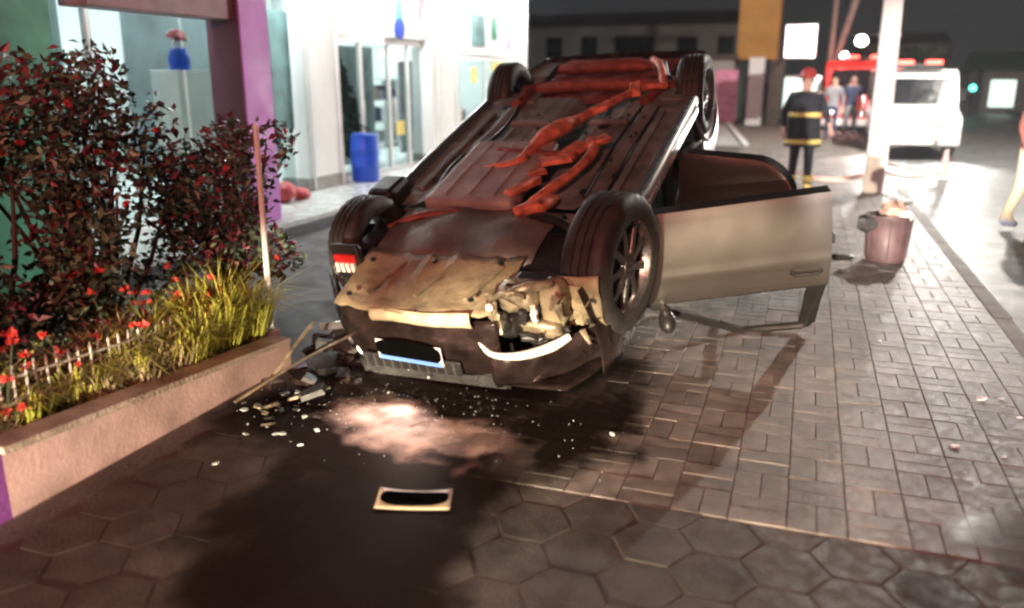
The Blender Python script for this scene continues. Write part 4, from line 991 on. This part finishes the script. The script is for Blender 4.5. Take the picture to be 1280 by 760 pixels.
# ------------------------------------------------------------------ people
def person(name, label, loc, rz, ht, cols, arms, bulk=1.0, stride=0, parts=None, group=None):
    t = thing(name, loc, label, 'person', group, (0, 0, rz)); k = ht / 1.76
    J = []; E_ = []; RAD = []

    def j(p, r, par=None):
        J.append(Vector(p) * k); RAD.append((r if isinstance(r, tuple) else (r, r))); i = len(J) - 1
        if par is not None: E_.append((par, i))
        return i
    pel = j((0, 0, .96), (.155 * bulk, .115 * bulk)); sp_ = j((0, .01, 1.16), (.145 * bulk, .105 * bulk), pel); ch = j((0, .01, 1.36), (.165 * bulk, .115 * bulk), sp_)
    nk = j((0, .01, 1.50), .062, ch); hd0 = j((0, -.01, 1.585), (.070, .082), nk); hd1 = j((0, -.005, 1.665), (.078, .095), hd0); j((0, .005, 1.73), (.055, .065), hd1)
    j((0, -.105, 1.625), .012, hd0)
    for sx in (-1, 1):
        el, wr, hn = arms[sx]
        sh = j((sx * .185 * bulk, .01, 1.43), .066 * bulk, ch); e = j(el, .05 * bulk, sh); w0 = j(wr, .036, e); pm = j(hn, (.036, .026), w0)
        d = (Vector(hn) - Vector(wr)).normalized(); sd = d.cross(Vector((0, 1, 0))).normalized()
        for q in range(4):
            off = sd * (-.027 + q * .018); L = (.075, .085, .08, .062)[q]
            f1 = j(Vector(hn) + d * .045 + off, .0095, pm); f2 = j(Vector(hn) + d * (.045 + L * .55) + off + Vector((0, -.012, 0)), .0085, f1); j(Vector(hn) + d * (.04 + L) + off + Vector((0, -.035, 0)), .007, f2)
        th = j(Vector(hn) + Vector((0, -.035, .0)), .0105, pm); j(Vector(hn) + d * .045 + Vector((0, -.06, 0)), .009, th)
        hp_ = j((sx * .095, 0, .88), .098 * bulk, pel); kn = j((sx * .11, -.02 - sx * stride * .4, .50), .068 * bulk, hp_); an = j((sx * .12, .03 - sx * stride, .10), .052 * bulk, kn); j((sx * .135, -.13 - sx * stride, .045), (.048, .038), an)
        j((sx * .118, .065 - sx * stride, .045), .042, an)
    me = bpy.data.meshes.new('tmp'); me.from_pydata([tuple(v) for v in J], E_, []); ob = bpy.data.objects.new('tmp', me); COL.objects.link(ob)
    md = ob.modifiers.new('s', 'SKIN'); md.use_smooth_shade = True
    for i, sv in enumerate(me.skin_vertices[0].data): sv.radius = (RAD[i][0] * k, RAD[i][1] * k); sv.use_root = (i == 0)
    ob.modifiers.new('u', 'SUBSURF').levels = 2
    dg = bpy.context.evaluated_depsgraph_get(); m2 = bpy.data.meshes.new_from_object(ob.evaluated_get(dg)); bpy.data.objects.remove(ob)
    m2.name = 'body'; m2.materials.clear()
    for c in ('skin', cols['top'], cols['legs'], cols['shoes']): m2.materials.append(M[c])
    wz = {sx: Vector(arms[sx][1]) * k for sx in (-1, 1)}
    for p in m2.polygons:
        c = p.center; mi = 1
        hand = False
        for sx in (-1, 1):
            ax = (Vector(arms[sx][2]) - Vector(arms[sx][1])).normalized(); dv = c - wz[sx]; al = dv.dot(ax)
            if 0 < al < .26 * k and (dv - ax * al).length < .085: hand = True
        if c.z > 1.475 * k or hand: mi = 0
        elif c.z < .095 * k: mi = 3
        elif c.z < .93 * k and abs(c.x) < .225 * k: mi = 2
        p.material_index = mi
    b = bpy.data.objects.new('body', m2); COL.objects.link(b); b.parent = t; m2.shade_smooth()
    MB().blob((-.032 * k, -.088 * k, 1.655 * k), (.011, .008, .007), 8, 6).blob((.032 * k, -.088 * k, 1.655 * k), (.011, .008, .007), 8, 6).build('eyes', 'black', t, smooth=True)
    MB().box((0, -.083 * k, 1.585 * k), (.045, .012, .010)).build('mouth', 'red_lens', t, bevel=.003)
    for sx in (-1, 1): MB().blob((sx * .082 * k, .01, 1.645 * k), (.012, .024, .034), 8, 6).build('ear', 'skin', t, smooth=True)
    mb = MB(); mb.grid(lambda u, v: (.092 * k * math.sin(v * 1.75) * math.cos(u * 6.2832), .012 + .108 * k * math.sin(v * 1.75 if math.sin(u * 6.2832) > -.2 else v * 1.0) * math.sin(u * 6.2832), 1.665 * k + .093 * k * math.cos(v * 1.75)), 20, 8)
    mb.build('hair', 'hair', t, smooth=True)
    return t, k


def ring(mb, z0, z1, rx, ry, n=28, cx=0, cy=0, open_=False):
    mb.grid(lambda u, v: (cx + rx * math.cos(u * 2 * math.pi), cy + ry * math.sin(u * 2 * math.pi), z0 + v * (z1 - z0)), n, 1); return mb


ar = {-1: ((-.30, .06, 1.17), (-.30, -.08, .97), (-.295, -.11, .89)), 1: ((.31, .07, 1.19), (.36, -.08, 1.02), (.375, -.13, .945))}
ff, k = person('person', 'firefighter in dark turnout coat with yellow reflective bands standing on the pavement', (-.05, 13.45, 0), R(8), 1.73, dict(top='turnout', legs='turnout', shoes='boot_yellow'), ar, 1.12)
mb = MB(); prof = [(1.47, .12, .10), (1.42, .225, .135), (1.3, .235, .155), (1.1, .225, .15), (.95, .235, .16), (.78, .255, .18), (.66, .265, .19)]
mb.add([(rx * math.cos(2 * math.pi * i / 28), .01 + ry * math.sin(2 * math.pi * i / 28), z) for z, rx, ry in prof for i in range(28)], [(a * 28 + i, a * 28 + (i + 1) % 28, (a + 1) * 28 + (i + 1) % 28, (a + 1) * 28 + i) for a in range(6) for i in range(28)])
ct = mb.build('coat', 'turnout', ff, smooth=True, solid=.012)
ring(MB(), 1.10, 1.17, .238, .163, cy=.01).build('reflective_band', 'hi_vis', ct, smooth=True, solid=.004)
ring(MB(), .70, .77, .270, .196, cy=.01).build('reflective_band', 'hi_vis', ct, smooth=True, solid=.004)
for sx in (-1, 1):
    ring(MB(), .13, .22, .078, .085, cx=sx * .12, cy=.01).build('ankle_band', 'hi_vis', ff, smooth=True, solid=.004)
MB().lathe([(.155, 1.665), (.15, 1.67), (.115, 1.69), (.11, 1.74), (.08, 1.80), (0, 1.825)], 24).build('helmet', 'helmet', ff, smooth=True, solid=.006)
ar2 = {-1: ((-.27, .05, 1.17), (-.27, -.03, .93), (-.265, -.06, .85)), 1: ((.27, .05, 1.17), (.27, -.03, .93), (.265, -.06, .85))}
person('person', 'person in rust red jacket and cream trousers walking on the road', (2.60, 11.55, -.13), R(60), 1.86, dict(top='jacket_rust', legs='cream_cloth', shoes='shoe_blue'), ar2, 1.08, .12)
person('person', 'person in grey top standing between the pole and the firefighter, far off', (.62, 25.2, 0), R(-10), 1.72, dict(top='grey_cloth', legs='navy_cloth', shoes='black'), ar2, 1.0, .06)
person('person', 'person in navy top standing by the red fire engine, far off', (1.12, 25.6, 0), R(20), 1.76, dict(top='navy_cloth', legs='grey_cloth', shoes='litter_white'), ar2, 1.0, .05)

# ------------------------------------------------------------------ bin, pole, tape
bn = thing('waste_bin', (.80, 8.3, 0), 'brownish plastic waste bin overflowing with rubbish on the pavement', 'bin')
mb = MB(); n = 24
mb.lathe([(0, 0), (.165, 0), (.175, .02), (.185, .2), (.20, .40), (.215, .42), (.215, .44), (.195, .44), (.18, .2), (.16, .03), (0, .03)], n); mb.build('body', 'bin', bn, smooth=True)
for a in range(12): MB().tube([(.178 * math.cos(a * .5236), .178 * math.sin(a * .5236), .03), (.200 * math.cos(a * .5236), .200 * math.sin(a * .5236), .40)], .008, 6).build('rib', 'bin', bn, smooth=True)
MB().blob((-.16, -.05, .36), (.12, .12, .09), 9, 6, .25).build('refuse_bag', 'bag', bn, smooth=True, angle=12)
MB().blob((.03, -.02, .46), (.13, .13, .10), 9, 6, .28).build('crumpled_card', 'litter_tan', bn, smooth=True, angle=12)
MB().blob((.13, -.08, .43), (.08, .08, .06), 8, 5, .3).build('crumpled_paper', 'litter_white', bn, smooth=True, angle=12)
MB().box((.06, .08, .57), (.24, .12, .035), Matrix.Rotation(R(14), 3, 'Y')).build('lid', 'bag', bn, bevel=.012)
tag(MB().blob((0, 0, .02), (.13, .05, .022), 12, 6, .15).build('flattened_bag', 'bag', loc=(.42, 8.22, 0), smooth=True), 'flattened dark plastic scrap on the pavement beside the bin', 'litter')

cp = thing('concrete_pole', (1.03, 13.5, 0), 'pale tapered concrete utility pole by the kerb', 'pole', rot=(0, R(-.6), 0))
MB().box((0, 0, 4.0), (.30, .26, 8.0), taper=.55).build('shaft', 'concrete_pole', cp, bevel=.02)
for sx in (-.07, .07): MB().box((sx, -.125, 2.0), (.035, .02, 3.6), taper=.6).build('edge_rib', 'concrete_pole', cp)
MB().box((0, 0, 2.26), (.30, .03, .04)).build('bracket', 'dkmetal', cp)
MB().tube([(-.15, 0, 2.3), (-.5, -.05, 2.28), (-.62, -.05, 2.27)], .012, 6).build('bracket_arm', 'dkmetal', cp, smooth=True)


def tape(label, a, b, sag, wd=.07, posts=True):
    a = Vector(a); b = Vector(b); mid = (a + b) / 2
    o = MB().grid(lambda u, v: tuple(a.lerp(b, u) - mid + Vector((0, .02 * math.sin(u * 9 + v), (v - .5) * wd - sag * 4 * u * (1 - u)))), 40, 1).build('barrier_tape', 'tape', loc=mid, solid=.002)
    return tag(o, label, 'tape', None)


tape('red and white barrier tape sagging from the pole towards the firefighter', (1.0, 13.35, .30), (-.3, 14.6, .22), .14)
tape('barrier tape lying low between the pole and the road', (1.1, 13.7, .32), (2.3, 16.6, .02), .10)
tape('barrier tape across the lane in front of the white van', (1.35, 16.9, .12), (2.55, 17.2, .06), .05)
cn = thing('traffic_cone', (2.52, 17.4, -.13), 'small pale traffic cone at the end of the barrier tape', 'cone')
MB().box((0, 0, .02), (.3, .3, .04)).build('base', 'pink_lamp' if False else 'litter_tan', cn, bevel=.01); MB().lathe([(.11, .04), (.03, .5), (0, .5)], 16).build('body', 'tape', cn, smooth=True); MB().lathe([(.088, .16), (.064, .3)], 16).build('band', 'litter_white', cn, smooth=True)


# ------------------------------------------------------------------ vehicles in the road
def veh_wheel(parent, x, y, r=.34, wd=.22):
    o = MB().lathe([(r * .62, -wd / 2), (r * .95, -wd / 2), (r, -wd / 2 + .03), (r, wd / 2 - .03), (r * .95, wd / 2), (r * .62, wd / 2)], 28, Matrix.Rotation(R(90), 4, 'Y'), close=True).build('wheel', 'rubber', parent, smooth=True, loc=(x, y, r))
    MB().lathe([(0, -.06), (r * .6, -.08), (r * .62, 0), (r * .6, .08), (0, .06)], 20, Matrix.Rotation(R(90), 4, 'Y')).build('rim', 'rim', o, smooth=True)


def van(label, name, cat, loc, rz, wd, prof, body, glassq, bumper, beacon, hl_z, hl_mat, box=None):
    t = thing(name, loc, label, cat, None, (0, 0, rz)); h = wd / 2
    mb = MB(); mb.prism(prof, lambda y, z: (-h, y, z), lambda y, z: (h, y, z)); mb.build('body', body, t, bevel=.06)
    (ya, za), (yb, zb) = glassq
    nrm = Vector((0, -(zb - za), (yb - ya))).normalized() * .012
    ws = MB().prism([(-h * .86, 0), (h * .86, 0), (h * .80, 1), (-h * .80, 1)], lambda x, q: (x, ya + (yb - ya) * q, za + (zb - za) * q), lambda x, q: (x, ya + (yb - ya) * q + nrm.y, za + (zb - za) * q + nrm.z)).build('windshield', 'window_dark', t)
    for sx in (-.3, .15): MB().tube([(sx, ya + nrm.y * 2, za + .02), (sx + .35, ya + (yb - ya) * .35 + nrm.y * 2, za + (zb - za) * .35)], .01, 6).build('wiper', 'black', ws)
    yf = min(p[0] for p in prof)
    MB().box((0, yf - .03, .42), (wd * .98, .14, .22)).build('front_bumper', bumper, t, bevel=.03)
    gr_ = MB().box((0, yf - .012, .72), (wd * .5, .04, .16)).build('grille', 'black', t, bevel=.01)
    for q in range(3): MB().box((0, yf - .037, .67 + q * .05), (wd * .46, .012, .014)).build('grille_slat', 'chrome', gr_)
    for sx in (-1, 1):
        MB().lathe([(0, 0), (.14, 0), (.145, .03), (.09, .06), (0, .065)], 20, Matrix.Translation((sx * h * .76, yf + .02, hl_z)) @ Matrix.Rotation(R(90), 4, 'X')).build('headlight', hl_mat, t, smooth=True)
        mr = MB().box((sx * (h + .14), yb - .15, za + .22), (.16, .08, .26)).build('mirror', 'black', t, bevel=.02); MB().tube([(sx * (h - .02), yb - .1, za + .2), (sx * (h + .1), yb - .14, za + .2)], .014, 6).build('mirror_arm', 'black', mr)
        MB().box((sx * (h + .004), yb + .5, za + .25), (.012, .85, .46)).build('side_window', 'window_dark', t, bevel=.01)
        dr = MB().box((sx * (h + .002), yb + .5, za - .35), (.016, .95, .72)).build('door', body, t, bevel=.01); MB().box((sx * (h + .02), yb + .85, za - .15), (.02, .14, .03)).build('handle', 'black', dr)
        for yw_ in (prof[0][0] * 0 + yf + .75, max(p[0] for p in prof) - .9): veh_wheel(t, sx * (h - .13), yw_)
    MB().box((0, yf - .105, .40), (.40, .01, .12)).build('licence_plate', 'plate_white', t)
    zt = max(p[1] for p in prof)
    lb = MB().box((0, yb + .25, zt + .05), (wd * .6, .22, .10)).build('light_bar', 'black', t, bevel=.02)
    for sx in (-1, 1): MB().box((sx * wd * .18, yb + .25, zt + .12), (wd * .2, .18, .09)).build('beacon', beacon, lb, bevel=.02)
    return t


amb = van('white ambulance van with glaring headlights parked beyond the pole', 'ambulance', 'ambulance', (2.45, 21.3, -.13), R(0), 1.75,
          [(0, .32), (0, .95), (.75, 1.12), (1.35, 1.85), (1.6, 2.0), (5.2, 2.05), (5.3, .32)], 'white_body', ((.80, 1.20), (1.30, 1.80)), 'white_body', 'beacon_red', .78, 'lamp_head')
MB().box((0, 1.48, 1.915), (1.3, .06, .10)).build('roof_marking', 'dkmetal', amb, bevel=.02)
for sx in (-1, 1): light('ambulance_headlight', 'SPOT', (2.45 + sx * .66, 21.15, .65), 1500, (1, .97, .92), target=(2.45 + sx * .66 - .9, 6, .0), radius=.1, cone=80, blend=.8)
ft_ = van('red fire engine parked behind the white ambulance', 'fire_engine', 'fire engine', (1.55, 29.5, -.13), R(-2), 2.3,
          [(0, .4), (0, 1.25), (.12, 2.15), (.3, 2.35), (6.5, 2.35), (6.5, .4)], 'red_body', ((-.004, 1.30), (.10, 2.1)), 'white_body', 'beacon_red', .85, 'lamp_white')
for sx in (-.7, .7): light('beacon_light', 'POINT', (1.55 + sx, 28.9, 2.6), 70, (1, .05, .04), radius=.1)
for sx in (-1, 1):
    for q in range(3): MB().box((sx * 1.152, 2.6 + q * 1.2, 1.3), (.016, 1.1, 1.2)).build('locker_shutter', 'alu', ft_, bevel=.01)


# ------------------------------------------------------------------ street lamps, traffic lights, poles
def street_lamp(loc, hz, arm, label, ball=.16, group=None, e='lamp_white'):
    t = thing('street_lamp', loc, label, 'street lamp', group)
    MB().tube([(0, 0, 0), (0, 0, hz * .6), (0, 0, hz + .2)], [.08, .06, .045], 10).build('post', 'dkmetal', t, smooth=True)
    MB().tube([(0, 0, hz), (arm * .5, 0, hz + .22), (arm, 0, hz + .12)], .03, 8).build('arm', 'dkmetal', t, smooth=True)
    MB().lathe([(0, .16), (ball, .10), (ball * 1.1, .06), (ball * .9, .05)], 16, Matrix.Translation((arm, 0, hz))).build('hood', 'dkmetal', t, smooth=True)
    MB().blob((arm, 0, hz + .02), (ball, ball, ball * .9), 14, 9).build('globe', e, t, smooth=True)


street_lamp((2.6, 34, 0), 3.0, -1.0, 'street lamp with bright white globe closest behind the concrete pole', .20)
street_lamp((2.6, 46, 0), 2.78, -1.15, 'dimmer street lamp further along the row', .17)
street_lamp((3.1, 60, 0), 2.1, -1.25, 'farthest low street lamp of the row', .22)
street_lamp((8.6, 62, 0), 2.75, -.8, 'small street lamp above the far green roofs', .16)
street_lamp((6.6, 21, -.1), 7.7, -2.3, 'tall street lamp arching over the road', .2)


def signal(loc, hz, label):
    t = thing('traffic_light', loc, label, 'traffic light')
    MB().tube([(0, 0, 0), (0, 0, hz + .4)], .05, 8).build('post', 'dkmetal', t, smooth=True); hd = MB().box((0, -.1, hz), (.34, .22, .95)).build('housing', 'black', t, bevel=.03)
    for q, mt in enumerate(('green_glow', 'black', 'black')):
        MB().lathe([(0, 0), (.13, 0), (.12, .03), (0, .04)], 18, Matrix.Translation((0, -.215, hz - .29 + q * .29)) @ Matrix.Rotation(R(90), 4, 'X')).build('lamp', mt, hd, smooth=True)
        MB().tube([(-.14, -.21, hz - .25 + q * .29), (0, -.32, hz - .14 + q * .29), (.14, -.21, hz - .25 + q * .29)], .012, 6).build('visor', 'black', hd)


signal((3.25, 54, 0), 2.25, 'green traffic light beside the fire engine'); signal((7.2, 45, 0), 1.55, 'green traffic light in front of the far green roofed building')
up = thing('utility_pole', (.5, 30, 0), 'thin dark utility pole behind the firefighter', 'pole'); MB().tube([(0, 0, 0), (.02, 0, 3), (.04, 0, 8)], [.11, .09, .07], 10).build('shaft', 'wood_dark', up, smooth=True); MB().box((0, 0, 6.5), (1.4, .09, .09)).build('crossarm', 'wood_dark', up)
st = thing('pole_stay', (.62, 30.3, 0), 'slanting timber stay beside the thin dark utility pole', 'pole'); MB().tube([(0, 0, 0), (.10, 0, 2.4), (.55, 0, 4.3), (1.0, 0, 6.0)], [.09, .10, .12, .10], 8).build('stay_timber', 'wood_dark', st, smooth=True)

# ------------------------------------------------------------------ buildings behind
def building(name, label, x0, x1, y0, dep, h, wall, wins, roof=True, mt_roof='dk_roof'):
    t = thing(name, ((x0 + x1) / 2, y0 + dep / 2, 0), label, 'building'); W = x1 - x0
    MB().box((0, 0, h / 2 - .1), (W, dep, h + .2)).build('wall', wall, t)
    if roof:
        MB().prism([(-dep / 2 - .4, 0), (dep / 2 + .4, 0), (0, 1.1)], lambda a, b: (-W / 2 - .3, a, h + b), lambda a, b: (W / 2 + .3, a, h + b)).build('roof', mt_roof, t)
    for (wx, wz, ww, wh, mt) in wins:
        f = MB().box((wx, -dep / 2 - .02, wz), (ww + .14, .06, wh + .14)).build('window', 'dk_build', t)
        MB().box((wx, -dep / 2 - .052, wz), (ww, .03, wh)).build('pane', mt if mt != 'dkdoor' else 'wood_dark', f)
        MB().box((wx, -dep / 2 - .10, wz - wh / 2 - .10), (ww + .24, .16, .05)).build('sill', 'kerb', f)
    return t


Wd = 'window_dark'
building('house', 'dim grey two storey house with dark windows far behind the car', -19.5, -4.2, 55, 8, 5.0, 'dk_build',
         [(-7.2, 3.7, 1.3, 1.2, Wd), (-4.6, 3.7, 1.1, 1.3, Wd), (-2.2, 3.7, 1.1, 1.3, Wd), (.8, 3.6, 2.6, 1.5, Wd), (4.2, 3.6, 1.3, 1.3, Wd), (6.6, 3.6, 1.0, 1.3, Wd), (-6, 1.1, 2.2, 2.0, Wd), (-1.5, 1.1, 2.6, 2.0, Wd), (3.8, 1.1, 2.6, 2.2, Wd)])
bb = thing('shop_annex', (-4.0, 33, 0), 'dark shuttered annex with ochre upper wall beside the lit sign', 'building')
MB().box((-1.6, 3, 1.15), (5.6, 6, 2.5)).build('wall', 'dk_build', bb); MB().box((-1.6, 2.95, 2.47), (5.9, 6.3, .14)).build('roof', 'dk_roof', bb)
MB().box((1.98, 1.2, 4.0), (1.45, 2.4, 3.3)).build('ochre_wall', 'orange', bb, bevel=.02); MB().box((2.05, -.3, 1.2), (.55, .45, 2.45)).build('white_column', 'white_wall', bb, bevel=.02); MB().box((2.75, 1.2, 1.2), (.5, 2.2, 2.4)).build('dark_door', 'wood_dark', bb)
d_ = MB().box((.95, -.03, 1.0), (.85, .05, 2.0)).build('door', 'pinkprint', bb); MB().box((1.28, -.08, 1.0), (.05, .06, .14)).build('handle', 'dkmetal', d_)
for q in range(12): MB().box((-1.7, -.02, .25 + q * .17), (3.6, .04, .14)).build('shutter_slat', 'dkmetal', bb, bevel=.01)
sb = thing('light_box_sign', (-.45, 29.2, 2.55), 'glowing white light box sign on the annex corner', 'sign')
MB().box((0, 0, .28), (.98, .22, 1.05)).build('case', 'alu', sb, bevel=.02); MB().box((0, -.117, .28), (.9, .012, .97)).build('face', 'sign_glow', sb); MB().tube([(0, .1, .4), (0, 2.9, .4)], .04, 8).build('bracket', 'dkmetal', sb)
sb2 = thing('lit_shop_window', (-.55, 38.9, .1), 'glowing shop window behind the firefighter', 'window'); MB().box((0, 0, .85), (1.9, .1, 1.7)).build('frame', 'alu', sb2, bevel=.02); MB().box((0, -.056, .85), (1.7, .012, 1.5)).build('pane', 'window_lit', sb2)
building('building', 'low green roofed building with lit openings across the road', 8.8, 24, 52, 8, 2.1, 'dk_build', [(-6.6, .9, 1.2, 1.4, 'window_lit'), (-4.0, .9, .9, 1.4, 'window_lit'), (-1.2, .9, 1.0, 1.3, Wd), (2, .9, 1.0, 1.3, 'window_lit')], True, 'dim_green')
building('building', 'grey hall behind the white ambulance', 3.6, 10.5, 80, 8, 4.6, 'dk_build', [(-2, 3, 1.2, 1.0, Wd), (.5, 3, 1.2, 1.0, Wd), (-1, .9, 2, 1.6, Wd)])
building('building', 'long dim building beside the road, right of the green roofs', 16.2, 26, 24, 22, 3.0, 'dk_build', [(-3, 1.2, 1.4, 1.6, Wd), (0, 1.2, 1.4, 1.6, Wd)])


def tree(label, loc, h, r, seed, n=900):
    rg = random.Random(seed); t = thing('street_tree', loc, label, 'tree'); mb = MB().tube([(0, 0, 0), (.05, 0, h * .3), (0, .05, h * .7)], [.14, .11, .05], 8)
    cl = [((rg.uniform(-1, 1) * r * .6, rg.uniform(-1, 1) * r * .6, h * .68 + rg.uniform(-1, 1) * r * .5), (r * .42,) * 3) for _ in range(9)]
    for c, _ in cl: mb.tube([(0, 0, h * .35), c], [.05, .015], 6)
    mb.build('trunk', 'stem', t, smooth=True); lf = MB()
    for c, q in cl: leafcloud(lf, n // 9, c, q, .13, rg)
    lf.build('crown', 'leaf_green', t)


tree('dim roadside tree behind the white ambulance', (5.4, 46, -.1), 3.4, 1.3, 5); tree('dim tree beside the far green roofed building', (11.5, 50, 0), 3.2, 1.2, 6); tree('dark tree at the far end of the road', (14.5, 49.5, 0), 3.0, 1.3, 9)
pk_ = thing('neon_sign', (9.7, 44, 0), 'small pinkish lit sign on a post far across the road', 'sign'); MB().tube([(0, 0, 0), (0, 0, 2.0)], .04, 8).build('post', 'dkmetal', pk_); MB().box((0, 0, 2.1), (1.0, .14, .35)).build('panel', 'pink_lamp', pk_, bevel=.03)

# thin volume added to imitate lens bloom around the lamps
hz = MB().box((20, 70, 5.0), (190, 200, 11.0)).build('glare_volume', None)
hm = bpy.data.materials.new('glare_air'); hm.use_nodes = True; hn = hm.node_tree.nodes; hn.remove(hn['Principled BSDF'])
pv = hn.new('ShaderNodeVolumePrincipled'); pv.inputs['Color'].default_value = (.9, .93, 1, 1); pv.inputs['Density'].default_value = .0006; pv.inputs['Anisotropy'].default_value = .5
hm.node_tree.links.new(pv.outputs[0], hn['Material Output'].inputs['Volume']); hz.data.materials.append(hm); tag(hz, kind='stuff')
hz['label'] = 'thin pale volume added for glare around the street lamps'; hz['category'] = 'glare_volume'
